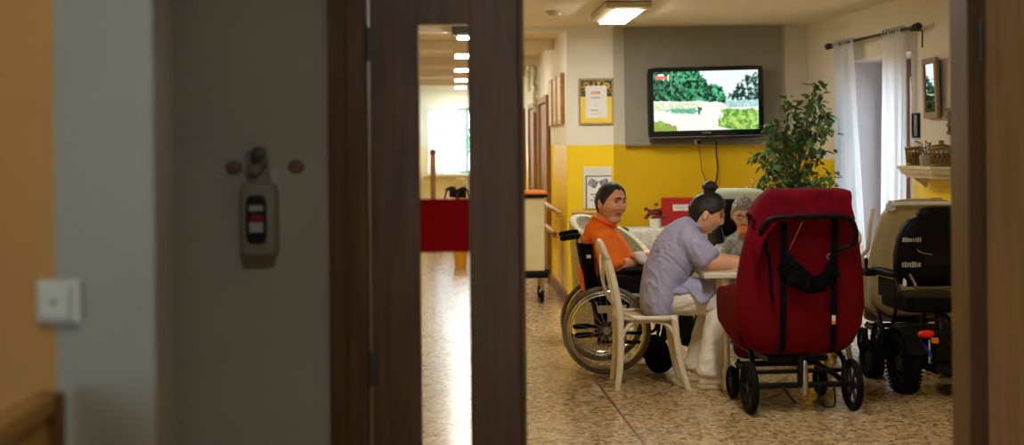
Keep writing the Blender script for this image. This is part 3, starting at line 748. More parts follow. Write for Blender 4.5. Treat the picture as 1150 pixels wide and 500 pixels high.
pp = thing('potted_plant', 'small leafy plant in pale grey pot on the shelf', 'potted plant', onR(9.90,.13,zs+.001))
x = MB(); x.lathe([(0,0),(.038,0),(.046,.075),(.048,.078),(.042,.078),(.040,.068),(0,.066)], None, 20); x.build('pot', mat('grey_ceramic', hexc(176,166,144), .5), pp)
def leaves(x, rnd, n, spread, z0_, z1_, size, mi=0):
    for k in range(n):
        a_ = rnd.uniform(0, 2*PI); rr = spread*math.sqrt(rnd.random()); z_ = rnd.uniform(z0_, z1_)
        c = V(rr*math.cos(a_), rr*math.sin(a_), z_); leaf(x, c, V(math.cos(a_)+rnd.gauss(0,.5), math.sin(a_)+rnd.gauss(0,.5), rnd.gauss(-.1,.5)), size*rnd.uniform(.7,1.2), rnd, mi)
def leaf(x, c, d, L_, rnd, mi=0, wd=.42):
    d = Vector(d).normalized(); s_ = d.cross(V(rnd.gauss(0,.4), rnd.gauss(0,.4), 1)).normalized(); u_ = s_.cross(d)
    w2 = L_*wd/2; dr = -u_*L_*.16
    P_ = [c, c+d*L_*.3+s_*w2*.8+u_*L_*.03, c+d*L_*.55+s_*w2+dr*.3, c+d*L_+dr, c+d*L_*.55-s_*w2+dr*.3, c+d*L_*.3-s_*w2*.8+u_*L_*.03, c+d*L_*.5-u_*L_*.04+dr*.2]
    x.add(P_, [(0,6,1),(1,6,2),(2,6,3),(3,6,4),(4,6,5),(5,6,0)], mi)
x = MB(); rr = random.Random(2); leaves(x, rr, 70, .055, .07, .18, .04); x.build('foliage', mat('small_leaf', hexc(74,84,44), .6, col2=hexc(150,150,110), scale=30), pp, smooth=False)
x = MB()
for k in range(7): a_ = k*.9; x.tube([(0,0,.06),(.02*math.cos(a_),.02*math.sin(a_),.11),(.045*math.cos(a_),.045*math.sin(a_),.17)], .0025, 5)
x.build('stem', mat('green_stem', hexc(90,100,50), .6), pp)
# ---- curtain rod and two sheer curtains
rodz = 2.43
ra, rb_ = V(RW(10.12)-.095, 10.12, rodz), V(RW(12.1)-.095, 12.1, rodz)
rd = thing('curtain_rod', 'dark curtain rod with ball finials above the balcony door', 'curtain rod', (ra+rb_)/2); o = rd.location.copy()
M_rod = mat('dark_bronze', hexc(50,34,26), .4, .3)
x = MB(); x.tube([ra-o, rb_-o], .0135, 12); x.build('rod', M_rod, rd)
for p in (ra, rb_):
    dd = (ra-rb_).normalized() * (1 if p is ra else -1)
    x = MB(); x.ell(p-o+dd*.03, (.030,.030,.030)); x.lathe([(0,-.02),(.026,-.02),(.026,0),(0,.0)], Matrix.Translation(p-o-dd*.02) @ dd.to_track_quat('Z','Y').to_matrix().to_4x4(), 12); x.build('finial', M_rod, rd)
for yy in (10.24, 11.98):
    p = V(RW(yy)-.095, yy, rodz); x = MB(); x.tube([p-o+V(0,0,-.018), p-o+V(.093,0,-.018), p-o+V(.093,0,-.15)], .009, 8); x.build('wall_mount', M_rod, rd)
M_sheer, nt, bs = newmat('white_sheer'); N, L = nt.nodes, nt.links
bs.inputs['Base Color'].default_value = hexc(232,232,230); bs.inputs['Roughness'].default_value = .8
tl = N.new('ShaderNodeBsdfTranslucent'); tl.inputs[0].default_value = (.86,.88,.9,1); tp = N.new('ShaderNodeBsdfTransparent')
m1 = N.new('ShaderNodeMixShader'); m1.inputs[0].default_value = .72; L.new(bs.outputs[0], m1.inputs[1]); L.new(tl.outputs[0], m1.inputs[2])
m2 = N.new('ShaderNodeMixShader'); m2.inputs[0].default_value = .16; L.new(m1.outputs[0], m2.inputs[1]); L.new(tp.outputs[0], m2.inputs[2]); L.new(m2.outputs[0], N['Material Output'].inputs['Surface'])
def curtain(lab, ya, yb, ya2, yb2, seed):
    t = thing('sheer_curtain', lab, 'curtain', V(RW((ya+yb)/2)-.095, (ya+yb)/2, 0), 0, 'sheer curtains at the balcony door'); o = t.location.copy()
    rr = random.Random(seed); n_, k_ = 90, 30; nf = 8; vs = []; fs = []
    ph = [rr.uniform(-.6,.6) for _ in range(20)]
    for j in range(k_+1):
        v_ = j/k_; z = lerp(rodz+.035, .03, v_); sp = min(1, v_*1.15)**1.2
        for i in range(n_+1):
            u_ = i/n_
            Y = lerp(lerp(ya,yb,u_), lerp(ya2,yb2,u_), sp)
            off = .026*math.sin(2*PI*nf*u_ + ph[int(u_*8)]*.3 + .5*math.sin(3*v_+seed)) * (.55+.55*v_) + .012*math.sin(2*PI*2.5*u_+seed+2*v_)
            if v_ < .02: off *= .5
            vs.append(V(RW(Y)-.095-off, Y, z) - o)
    for j in range(k_):
        for i in range(n_):
            q = j*(n_+1)+i; fs.append((q,q+1,q+n_+2,q+n_+1))
    x = MB(); x.add(vs, fs); c = x.build('drape', M_sheer, t, angle=0)
    s_ = c.modifiers.new('thick','SOLIDIFY'); s_.thickness = .003
    for i in range(7):
        Y = lerp(ya, yb, (i+.5)/7); x = MB(); x.torus(V(RW(Y)-.095, Y, rodz)-o, .024, .004, 'y', 14, 6); x.build('heading_loop', M_whitep, t)
curtain('white sheer curtain at the far side of the balcony door, by the plant', 11.45, 11.96, 11.2, 11.98, 1)
curtain('white sheer curtain at the near side of the balcony door', 10.36, 10.80, 10.42, 10.84, 4)
et = thing('sheer_curtain', 'white sheer curtain on a thin rod at the corridor end window', 'curtain', (W(498,0,24.4).x, 24.40, 0))
x = MB(); vs = []; fs = []
for j in range(9):
    for i in range(61):
        u_ = i/60; vs.append(V(lerp(-.30,.26,u_), .025*math.sin(u_*40+j*.1), lerp(W(500,122,24.4).z, 1.03, j/8)))
for j in range(8):
    for i in range(60):
        q = j*61+i; fs.append((q,q+1,q+62,q+61))
x.add(vs, fs); x.build('drape', M_sheer, et, angle=0).modifiers.new('thick','SOLIDIFY').thickness = .003
x = MB(); x.tube([(-.34,0,W(500,121,24.4).z),(.62,0,W(500,121,24.4).z)], .014, 8); x.build('rod', M_whitep, et)
# ---- hall: soap dispenser and light switch
dp = thing('soap_dispenser', 'white wall soap dispenser with upright window and elbow lever', 'soap dispenser', W(295.5, 245, YD-.002)); dp.location.y = YD-.002
Pm = lambda px, py: (W(px,py,YD)-dp.location)
x = MB(); x.box((0,-.006,.02),(.085,.012,.25)); x.build('wall_mount', M_whitep, dp, smooth=False, bevel=.003)
x = MB(); x.ell((0,-.055,.0),(.053,.042,.108), e=.28, nu=40, nv=20); x.build('cover', mat('grey_white_plastic', hexc(158,158,148), .5, var=.03), dp)
x = MB(); x.ell((-.002,-.094,.0),(.031,.006,.072), e=.4, nu=32, nv=14); x.build('window', mat('dark_window', hexc(40,48,56), .25), dp)
x = MB(); x.box((-.002,-.1005,.034),(.040,.003,.016), mi=0); x.box((-.002,-.1005,.004),(.040,.003,.022), mi=1); x.box((-.002,-.1005,-.022),(.040,.003,.028), mi=0); tag(x.build('bottle_label', [mat('label_grey', hexc(196,200,204), .5), mat('label_red', hexc(150,30,36), .5)], dp, smooth=False, bevel=.001), 'pale label with a dark red band')
x = MB(); x.tube([(0,-.04,.105),(0,-.042,.135),(0,-.045,.165)],[.034,.030,.024],18); x.build('pump_collar', bpy.data.materials['grey_white_plastic'], dp)
x = MB(); x.ell((-.002,-.048,.188),(.024,.03,.026), e=.7); x.build('pump_head', mat('dark_grey_plastic', hexc(86,90,84), .4), dp)
x = MB(); x.tube(spline([(-.002,-.06,.2),(.018,-.075,.2),(.026,-.10,.18),(.0,-.11,.14),(-.028,-.10,.18),(-.022,-.075,.2),(-.002,-.06,.2)]), .0045, 8); x.build('lever', mat('lever_plastic', hexc(150,146,130), .4), dp)
for px, py, lab in ((333,187,'small brown rubber wall stop right of the soap dispenser'),(263,188,'small brown rubber wall stop left of the soap dispenser')):
    t = thing('wall_stop', lab, 'wall stop', W(px,py,YD-.001)); t.location.y = YD-.001
    x = MB(); x.lathe([(0,0),(.019,0),(.020,-.005),(.015,-.012),(.0,-.013)], Matrix.Rotation(-PI/2,4,'X') @ Matrix.Scale(1.25,4,(1,0,0)), 18); x.build('wall_mount', mat('brown_rubber', hexc(140,116,92), .7) if px == 333 else bpy.data.materials['brown_rubber'], t)
M_switch = mat('switch_plastic', hexc(186,186,174), .45, var=.02)
sw = thing('light_switch', 'square white light switch at the edge of the orange paint', 'switch', W(68.5,338,2.4)); sw.location.y = 2.398
x = MB(); x.box((0,-.007,0),(.080,.014,.078)); x.build('mounting_plate', M_switch, sw, smooth=False, bevel=.005)
x = MB(); x.box((-.004,-.019,0),(.058,.011,.058), rot=(.05,0,0)); x.build('rocker', M_switch, sw, smooth=False, bevel=.004)
x = MB(); x.ell((-.004,-.0255,0),(.005,.002,.005)); tag(x.build('indicator', mat('grey_lens', hexc(110,110,104), .3), sw), 'small grey lens')
# ---- high-backed wooden bench at the lower left, only the end of its back in view
zt = W(70,440,2.3).z; cx = W(70,440,2.3).x
cb = thing('wooden_bench', 'brown wooden bench with high back panel, by the orange wall lower left', 'bench', (cx-.02, 1.72, 0))
M_cab = wood('bench_wood', hexc(176,130,56), hexc(146,102,40), .5, 'y', 8)
M_cpost = wood('dark_post_wood', hexc(112,74,30), hexc(88,56,20), .5)
x = MB(); x.box((0,0,zt*.62),(.022,1.08,zt*.74)); x.build('back_panel', M_cab, cb, smooth=False, bevel=.003)
x = MB(); x.box((0,0,zt-.016),(.036,1.09,.032)); x.build('top_rail', M_cab, cb, smooth=False, bevel=.004)
x = MB(); x.box((-.24,0,.44),(.44,1.16,.035)); x.build('seat', M_cab, cb, smooth=False, bevel=.004)
for yy in (.566,-.566):
    x = MB(); x.box((.002,yy,zt/2),(.044,.04,zt)); tag(x.build('corner_post', M_cpost, cb, smooth=False, bevel=.003), 'darker corner post')
    x = MB(); x.box((-.43,yy,.21),(.045,.045,.42)); x.build('leg', M_cpost, cb, smooth=False, bevel=.003)
# ================================================================== furniture
M_white = mat('white_lacquer', hexc(226,214,186), .42, var=.05, scale=14, bump=.03)
M_cane = mat('woven_cane', hexc(196,170,124), .6, col2=hexc(150,122,80), scale=120, bump=.5, bscale=140)
# ---- white bentwood cross-back chair, local +x = facing direction
def bent_chair(label, loc, rz, group):
    t = thing('bentwood_chair', label, 'chair', loc, rz, group)
    SW = .20
    for s_ in (-1, 1):
        pts = spline([(-.215,s_*.205,.0),(-.195,s_*.200,.16),(-.190,s_*.197,.34),(-.197,s_*.195,.50),(-.225,s_*.192,.66),(-.262,s_*.185,.80),(-.292,s_*.165,.875)], 6)
        x = MB(); x.caps_tube(pts, [lerp(.0185,.0225,min(1,i/8)) for i in range(len(pts))], 12, flat=.9); x.build('rear_leg', M_white, t)
        pts = spline([(.235,s_*.215,.0),(.198,s_*.208,.12),(.170,s_*.200,.27),(.155,s_*.192,.44)], 6)
        x = MB(); x.caps_tube(pts, [.0185]*3+[.0215]*(len(pts)-3), 12); x.build('front_leg', M_white, t)
        # bent hoop brace under the seat side
        pts = spline([(-.185,s_*.190,.285),(-.170,s_*.189,.36),(-.120,s_*.186,.415),(-.04,s_*.183,.432),(.05,s_*.183,.428),(.115,s_*.186,.40),(.150,s_*.189,.34),(.164,s_*.192,.275)], 5)
        x = MB(); x.caps_tube(pts, .0125, 10); x.build('brace', M_white, t)
        # crossing back splat, bolted to the seat rail on its own side
        pts = spline([(-.290,-s_*.12,.868),(-.292,-s_*.065,.80),(-.284,0,.70),(-.262,s_*.07,.60),(-.205,s_*.15,.515),(-.095,s_*.208,.448)], 7)
        if s_ < 0: pts = [p+V(-.012*math.sin(PI*i/(len(pts)-1)),0,0) for i, p in enumerate(pts)]
        x = MB(); x.tube(pts, .016, 10, flat=.42, up=(1,0,.5)); b_ = x.build('back_splat', M_white, t)
        x = MB(); x.ell((-.10,s_*.224,.45),(.009,.005,.009)); x.build('bolt', M_steel, b_)
    pts = spline([(-.275,-.185,.845),(-.292,-.165,.882),(-.303,-.09,.905),(-.306,0,.910),(-.303,.09,.905),(-.292,.165,.882),(-.275,.185,.845)], 6)
    x = MB(); x.caps_tube(pts, [lerp(.029,.036,math.sin(PI*i/(len(pts)-1))) for i in range(len(pts))], 12, flat=.62, up=(1,0,0)); x.build('crest_rail', M_white, t)
    # seat ring and woven seat
    n_ = 40; ring = []
    for i in range(n_):
        a_ = 2*PI*i/n_; f = lambda q, e: math.copysign(abs(q)**e, q)
        ring.append(V(-.012+.190*f(math.cos(a_),.62), (.205 + .016*math.cos(a_))*f(math.sin(a_),.62), .452))
    x = MB(); x.tube(ring, .019, 10, closed=True, flat=.9, up=(0,0,1)); x.build('seat_frame', M_white, t)
    x = MB(); x.loft([[V(p.x*.96, p.y*.96, z) for p in ring] for z in (.446,.458)]); x.build('seat', M_cane, t)
    pts = [(-.188,-.19,.25),(-.188,.19,.25)]
    return t
bent_chair('white bentwood cross-back chair the caregiver in lavender sits on', (.868, 8.655, 0), 0, None)
bent_chair('white bentwood chair tucked behind the dark red reclining chair', (2.14, 9.56, 0), math.radians(182), None)
# ---- dining table
tb = thing('dining_table', 'white table with turned legs between the caregiver and red chair', 'table', (1.66, 8.86, 0))
x = MB(); x.box((0,0,.727),(.93,1.0,.034)); x.build('tabletop', M_white, tb, smooth=False, bevel=.008)
x = MB()
for s_ in (-1,1): x.box((s_*.36,0,.66),(.022,.80,.10)); x.box((0,s_*.40,.66),(.70,.022,.10))
x.build('apron', M_white, tb, smooth=False, bevel=.002)
prof = [(0,0),(.022,0),(.028,.012),(.026,.03),(.020,.055),(.030,.07),(.033,.085),(.028,.10),(.034,.115),(.034,.125),(.022,.14),(.020,.17),(.022,.30),(.028,.50),(.030,.55),(.024,.565),(.034,.58),(.034,.60),(.03,.61),(.03,.708),(0,.709)]
for sx in (-1,1):
    for sy in (-1,1):
        x = MB(); x.lathe(prof, Matrix.Translation((sx*.315,sy*.432,0)), 18); x.build('leg', M_white, tb)
# ---- wheelchair of the man in orange, local +x = facing direction, origin below the wheel axle
M_nylon = mat('black_nylon', (.003,.003,.004), .8, spec=.08, bump=.3, bscale=120)
M_tyre = mat('grey_tyre', hexc(112,106,88), .7, var=.1)
M_vblack = mat('black_vinyl', (.004,.004,.004), .42, spec=.18, bump=.08, bscale=200)
def big_wheel(root, y, out):
    R = .300
    w_ = MB(); w_.torus((0,y,.305), R-.017, .017, 'y', 64, 10); tyre = w_.build('tyre', M_tyre, root)
    w_ = MB(); w_.torus((0,y,.305), R-.040, .010, 'y', 64, 8, flat=1.2); rim = w_.build('rim', M_chrome, root)
    hb = MB(); hb.tube([(0,y-.035,.305),(0,y+.035,.305)], .026, 16); hb.tube([(0,y-.04,.305),(0,y+.04,.305)], .014, 12); hb.build('hub', M_steel, rim)
    sp = MB()
    for k in range(32):
        a_ = 2*PI*k/32; b_ = a_ + (.45 if k % 2 else -.45); sd = .028 if k % 4 < 2 else -.028
        sp.tube([(.024*math.cos(b_), y+sd, .305+.024*math.sin(b_)), ((R-.045)*math.cos(a_), y, .305+(R-.045)*math.sin(a_))], .0013, 5)
    sp.build('spokes', M_steel, rim)
    pr = MB(); pr.torus((0,y+out*.045,.305), R-.055, .0085, 'y', 64, 8); p = pr.build('push_rim', M_chrome, root)
    st = MB()
    for k in range(6):
        a_ = 2*PI*k/6+.2; st.tube([((R-.043)*math.cos(a_),y+out*.008,.305+(R-.043)*math.sin(a_)),((R-.055)*math.cos(a_),y+out*.045,.305+(R-.055)*math.sin(a_))], .004, 6)
    st.build('push_rim_stud', M_chrome, p)
def manual_wheelchair(label, loc, rz):
    t = thing('wheelchair', label, 'wheelchair', loc, rz)
    for s_ in (-1, 1):
        big_wheel(t, s_*.285, s_)
    for s_ in (-1, 1):
        y = s_*.225
        fr = MB()
        fr.tube(spline([(-.165,y,.89),(-.150,y,.80),(-.120,y,.62),(-.08,y,.48),(-.05,y,.30),(-.05,y,.20)],4), .0125, 10)      # back cane
        fr.tube([(-.06,y,.475),(.40,y,.485)], .0125, 10)                                        # seat rail
        fr.tube(spline([(-.05,y,.22),(.15,y,.215),(.34,y,.22),(.385,y,.28),(.40,y,.42),(.42,y,.49),(.50,y,.44),(.56,y,.28),(.60,y,.17)],4), .0125, 10)
        fr.tube(spline([(-.075,y,.60),(-.04,y,.665),(.02,y,.68),(.26,y,.68),(.31,y,.66),(.325,y,.60),(.33,y,.49)],4), .010, 8)  # arm tube
        fr.build('side_frame', M_blackmetal, t)
        sk = MB(); sk.box((.12,y+s_*.012,.58),(.36,.004,.17)); sk.build('skirt_guard', M_vblack, t, smooth=False, bevel=.001)
        ap = MB(); ap.ell((.14,y,.705),(.175,.030,.018), e=.5); ap.build('armrest', M_vblack, t)
        hg = MB(); hg.caps_tube(spline([(-.165,y,.89),(-.175,y,.925),(-.20,y,.935),(-.27,y,.925)],4), .012, 10); hg.build('handle_tube', M_chrome, t)
        gp = MB(); gp.caps_tube([(-.185,y,.936),(-.21,y,.935),(-.29,y,.921)], [.019,.020,.019], 12); gp.build('handle_grip', M_rubber, t)
        at = MB(); at.caps_tube([(-.05,y,.26),(-.11,y,.265),(-.19,y,.262)], [.012,.012,.012], 10); at.caps_tube([(-.105,y,.265),(-.195,y,.262)], .020, 12); at.build('tipping_lever', M_rubber, t)
        fk = MB(); fk.tube([(.395,y,.30),(.395,y,.225)], .016, 10)
        for q in (-1,1): fk.tube(spline([(.395,y+q*.012,.225),(.385,y+q*.032,.19),(.365,y+q*.034,.105)],3), .008, 8)
        fk.build('caster_fork', M_blackmetal, t)
        cw = MB(); cw.torus((.36,y,.102), .076, .024, 'y', 32, 10); cw.tube([(.36,y-.02,.102),(.36,y+.02,.102)], .058, 20); cw.build('caster', M_rubber, t)
        fp = MB(); fp.box((.66,s_*.125,.155),(.17,.15,.014), rot=(0,-.15,0)); fp.build('footplate', M_black, t, smooth=False, bevel=.004)
        br = MB(); br.tube([(.0,y,.235),(.02,y+s_*.03,.30)], .010, 8); br.box((.0,y+s_*.012,.305),(.07,.02,.10)); br.build('axle_plate', M_blackmetal, t, smooth=False)
        lv = MB(); lv.caps_tube([(.26,y+s_*.028,.49),(.285,y+s_*.05,.56)], .007, 8); lv.box((.255,y+s_*.035,.485),(.05,.02,.025)); lv.build('brake', M_blackmetal, t)
    x = MB()
    x.tube([(.12,-.215,.235),(.12,.215,.465)], .011, 8); x.tube([(.15,.215,.235),(.15,-.215,.465)], .011, 8); x.build('cross_brace', M_blackmetal, t)
    x = MB(); x.ell((.17,0,.500),(.235,.215,.024), e=.35, nu=36); x.build('seat', M_nylon, t)
    # sling back
    rings = []
    for k in range(9):
        z = lerp(.50,.885,k/8); xb = lerp(-.105,-.168,k/8)
        rings.append([V(xb - .028*math.sin(PI*q/10) + .03, lerp(-.225,.225,q/10), z) for q in range(11)] + [V(xb - .028*math.sin(PI*q/10), lerp(-.225,.225,q/10), z) for q in range(10,-1,-1)])
    x = MB(); x.loft(rings); x.build('backrest', M_nylon, t)
    for s_ in (-1,1):
        x = MB(); x.prism([(-.118,s_*.232,.49),(-.185,s_*.232,.885),(-.095,s_*.232,.885),(-.035,s_*.232,.49)], (0,s_*.016,0)); x.build('side_bolster', M_nylon, t, smooth=False, bevel=.005)
    x = MB(); x.box((-.115,-.251,.80),(.03,.004,.022)); tag(x.build('label', M_whitep, t, smooth=False), 'small white label on the back upholstery')
    x = MB(); x.box((.20,-.242,.535),(.062,.003,.024)); tag(x.build('maker_plate', M_whitep, t, smooth=False), 'white plate on the side panel')
    x = MB(); x.box((.47,0,.33),(.012,.40,.11), rot=(0,.4,0)); x.build('calf_strap', M_nylon, t, smooth=False, bevel=.004)
    return t
manual_wheelchair('manual wheelchair with spoked wheels under the man in orange', (.632, 9.285, 0), math.radians(-1.0))
# ---- reclining care chairs, local +y = facing direction, origin on the floor below the rear axle
def care_chair(label, loc, rz, upholstery, frame, bar, detail, hgt=1.0, group=None):
    t = thing('reclining_care_chair', label, 'care chair', loc, rz, group)
    # padded back shell: sections bottom to top, leaning back
    sec = [(.01,.335,.20,.02),(.01,.355,.265,.055),(.01,.40,.315,.075),(.0,.50,.362,.085),(-.005,.62,.378,.088),(-.01,.75,.372,.085),(-.03,.90,.352,.08),(-.05,1.02,.328,.075),(-.075,1.14,.292,.068),(-.092,1.215,.245,.058),(-.10,1.25,.20,.042),(-.102,1.262,.12,.015)]
    rings = []; n_ = 40; f = lambda q, e: math.copysign(abs(q)**e, q)
    for y, z, a_, b_ in sec:
        z = z*hgt if z > .4 else z
        rings.append([V(a_*f(math.cos(2*PI*i/n_),.42), y + .02 + b_*f(math.sin(2*PI*i/n_),.55), z) for i in range(n_)])
    x = MB(); x.loft(rings); bk = x.build('backrest', upholstery, t, angle=70)
    # side wings / arm boxes
    for s_ in (-1,1):
        rings = []
        for y, z0_, z1_, w_ in ((.09,.36,.74,.05),(.13,.355,.745,.062),(.25,.37,.73,.066),(.40,.41,.70,.066),(.52,.45,.685,.064),(.57,.50,.655,.05)):
            zc, hh = (z0_+z1_)/2, (z1_-z0_)/2
            rings.append([V(s_*(.292+.035*(z_-.5)) + w_*f(math.cos(2*PI*i/24),.5), y, z_) for i in range(24) for z_ in [zc + hh*f(math.sin(2*PI*i/24),.5)]])
        x = MB(); x.loft(rings); x.build('armrest', upholstery, t, angle=70)
    x = MB(); x.ell((0,.34,.465),(.275,.27,.085), e=.4, nu=36); x.build('seat', upholstery, t)
    x = MB(); x.ell((0,.585,.35),(.24,.045,.13), rot=(-.3,0,0), e=.4, nu=30); x.build('legrest', upholstery, t)
    x = MB()
    for s_ in (-1,1):
        x.tube(spline([(s_*.27,.0,.16),(s_*.27,.06,.30),(s_*.25,.2,.335),(s_*.25,.55,.335)],4), .016, 10)
        x.tube(spline([(s_*.27,-.02,.158),(s_*.24,.20,.20),(s_*.24,.48,.21)],4), .018, 10)
    x.tube([(-.28,0,.158),(.28,0,.158)], .018, 10); x.tube([(-.26,.02,.235),(.26,.02,.235)], .013, 10); x.tube([(-.25,.46,.21),(.25,.46,.21)], .018, 10)
    x.tube([(.0,.0,.16),(.0,.0,.33)], .022, 12); x.box((0,.25,.30),(.36,.40,.03))
    x.build('chassis', frame, t)
    if detail:
        x = MB(); x.caps_tube([(.02,-.005,.285),(.02,-.005,.12)], [.018,.024], 12); x.build('gas_spring', M_steel, t)
        x = MB(); x.tube(spline([(.10,-.02,.165),(.09,-.06,.06),(.17,-.08,.05),(.18,-.04,.16)],4), .006, 8); x.tube([(-.12,-.01,.16),(-.06,-.09,.07)], .009, 8); x.build('pedal', frame, t)
    for s_ in (-1,1):
        for (y, r_, xx) in ((0,.152,.305),(.47,.10,.275)):
            w_ = MB(); w_.torus((s_*xx,y,r_), r_-.021, .021, 'x', 36, 10); wh = w_.build('wheel', M_rubber, t)
            h_ = MB(); h_.tube([(s_*xx-.014,y,r_),(s_*xx+.014,y,r_)], .030, 16)
            for k in range(6):
                a_ = 2*PI*k/6; h_.tube([(s_*xx,y+.025*math.cos(a_),r_+.025*math.sin(a_)),(s_*xx,y+(r_-.03)*math.cos(a_),r_+(r_-.03)*math.sin(a_))], .009, 6)
            h_.torus((s_*xx,y,r_), r_-.042, .008, 'x', 30, 6)
            h_.build('wheel_hub', frame, wh)
            if y > .1:
                fk = MB(); fk.tube(spline([(s_*.245,y-.03,.235),(s_*(xx-.03),y-.015,.215),(s_*(xx-.030),y,r_)],3), .011, 8); fk.build('caster_fork', frame, t)
    # push bar
    bw = bar
    if bw == 'arch':
        pts = spline([(-.225,-.085,.93),(-.245,-.12,1.0),(-.285,-.17,1.045),(-.262,-.19,1.105),(-.215,-.195,1.135),(-.10,-.20,1.142),(.08,-.20,1.142),(.19,-.195,1.137),(.245,-.19,1.11),(.275,-.17,1.03),(.262,-.14,.975),(.215,-.12,.955),(.17,-.10,.93)],5)
        x = MB(); x.caps_tube(pts, .0135, 12); x.build('push_bar', M_black, t)
    else:
        x = MB(); x.caps_tube(spline([(-.25,-.08,1.09),(-.25,-.15,1.12),(-.19,-.175,1.13),(.19,-.175,1.13),(.25,-.15,1.12),(.25,-.08,1.09)],5), .015, 12); x.build('push_bar', M_whitep, t)
        for s_ in (-1,1):
            x = MB(); x.lathe([(0,-.02),(.036,-.02),(.04,0),(.036,.02),(0,.02)], Matrix.Translation((s_*.25,-.135,1.115)) @ Matrix.Rotation(PI/2,4,'X'), 20); x.build('bar_joint', M_whitep, t)
    return t
M_redv = mat('dark_red_upholstery', hexc(102,2,16), .75, var=.05, bump=.25, bscale=160, spec=.1)
M_beige = mat('beige_vinyl', hexc(170,150,104), .45, var=.06, bump=.1, bscale=120)
M_mint = mat('pale_mint_vinyl', hexc(206,216,188), .4, var=.04, bump=.1, bscale=120)
RC = (1.655, 7.705, 0); RCZ = math.radians(6)
rc = care_chair('dark red reclining care chair seen from behind, at the table', RC, RCZ, M_redv, M_blackmetal, 'arch', True, 1.0)
# webbing straps of the red chair
x = MB()
for sx, pts in ((-.135, None), (.160, None)):
    path = [(sx,-.150,1.14),(sx-.004,-.135,1.0),(sx,-.115,.86),(sx,-.108,.70),(sx,-.102,.55),(sx,-.092,.42),(sx,-.070,.365),(sx,-.02,.345)]
    p_ = spline(path,4); x2 = MB(); x2.tube(p_, .019, 8, flat=.2, up=(0,1,0)); x2.build('strap', M_nylon, rc)
x = MB(); x.tube(spline([(-.215,-.085,.93),(-.21,-.11,.85),(-.205,-.112,.72),(-.195,-.11,.66)],4), .010, 8, flat=.3, up=(0,1,0)); x.build('strap', M_nylon, rc)
rr = random.Random(12)
for k in range(11):
    dz = rr.uniform(-.04,.04); sg = rr.uniform(.05,.13)
    pts = [(-.135,-.122,.90+dz-.02*k*.4),(-.09,-.135-.01*k*.3,.83+dz),(-.02,-.140-.008*(k%3),.80-sg*.4+dz),(.06,-.140-.008*(k%2),.785-sg*.35),(.12,-.13,.79+dz*.5),(.160,-.118,.84+dz)]
    x = MB(); x.tube([p+V(rr.gauss(0,.006),rr.gauss(0,.004),rr.gauss(0,.010)) for p in spline(pts,5)], rr.uniform(.022,.036), 8, flat=.2, up=(0,.9,.4)); x.build('belt_webbing', M_nylon, rc)
x = MB(); x.tube([(-.05,-.2,1.11),(-.10,-.125,.955)], .003, 6); x.build('release_cable', M_steel, rc)
x = MB(); x.torus((.142,-.108,.905), .016, .004, 'y', 20, 8); x.build('ring', M_steel, rc)
x = MB(); x.box((.160,-.1085,.545),(.022,.003,.05), mi=0); x.box((.160,-.1085,.53),(.022,.0035,.018), mi=1); tag(x.build('tag', [mat('tag_white', hexc(226,220,200), .5), mat('tag_orange', hexc(226,120,60), .5)], rc, smooth=False), 'small white and orange tag')
# velvet towel draped over the top of the red chair
M_velvet = mat('crimson_velvet', hexc(72,2,12), .9, col2=hexc(104,4,20), scale=12, bump=.3, bscale=200, sheen=.08, spec=.05)
tw = thing('draped_towel', 'crimson velvet towel draped over the top of red chair', 'towel', RC, RCZ)
def back_front(xx, s_):
    """(y, z) path over the top edge of the back shell; s_ in metres from the ridge, negative = behind"""
    zr = 1.272 - .9*max(0, abs(xx)-.19)**1.6 ; rr_ = .055
    if s_ >= rr_: return (-.085+.025+rr_+ (s_-rr_)*.08, zr-(s_-rr_)-rr_*.4)
    if s_ > -rr_: 
        a_ = s_/rr_*PI/2; return (-.085+.025+rr_*math.sin(a_)*1.2, zr + .012 - rr_*.4*(1-math.cos(a_)))
    return (-.085+.025-rr_*1.2-.012 - (-s_-rr_)*.10, zr+.012-rr_*.4+(s_+rr_))
nx_, ns_ = 72, 34; vs = []; fs = []
for j in range(ns_+1):
    for i in range(nx_+1):
        u_ = lerp(-.335,.262,i/nx_); hang = .145 + .012*math.sin(u_*30) + (.11*max(0,(-u_-.20)/.12)**.7 if u_ < -.20 else 0) - (.02 if u_ > .2 else 0)
        s_ = lerp(.16, -hang-.05, j/ns_); uu = u_
        if u_ < -.235: uu = -.235 - (-u_-.235)*.75
        yy, zz = back_front(uu, s_)
        fall = max(0, -s_-.05)
        yy -= .014*fall/.15*(1+math.sin(u_*42+2*math.sin(u_*9))) + .006*math.sin(u_*80)*fall/.15
        if u_ < -.20: zz -= (-u_-.20)*.95*max(.0, 1)*.8
        vs.append(V(uu + .008*math.sin(zz*30), yy, zz))
for j in range(ns_):
    for i in range(nx_):
        q = j*(nx_+1)+i; fs.append((q,q+1,q+nx_+2,q+nx_+1))
x = MB(); x.add(vs, fs); c = x.build('cloth', M_velvet, tw, angle=0); q = c.modifiers.new('thick','SOLIDIFY'); q.thickness = .012; q.offset = 1
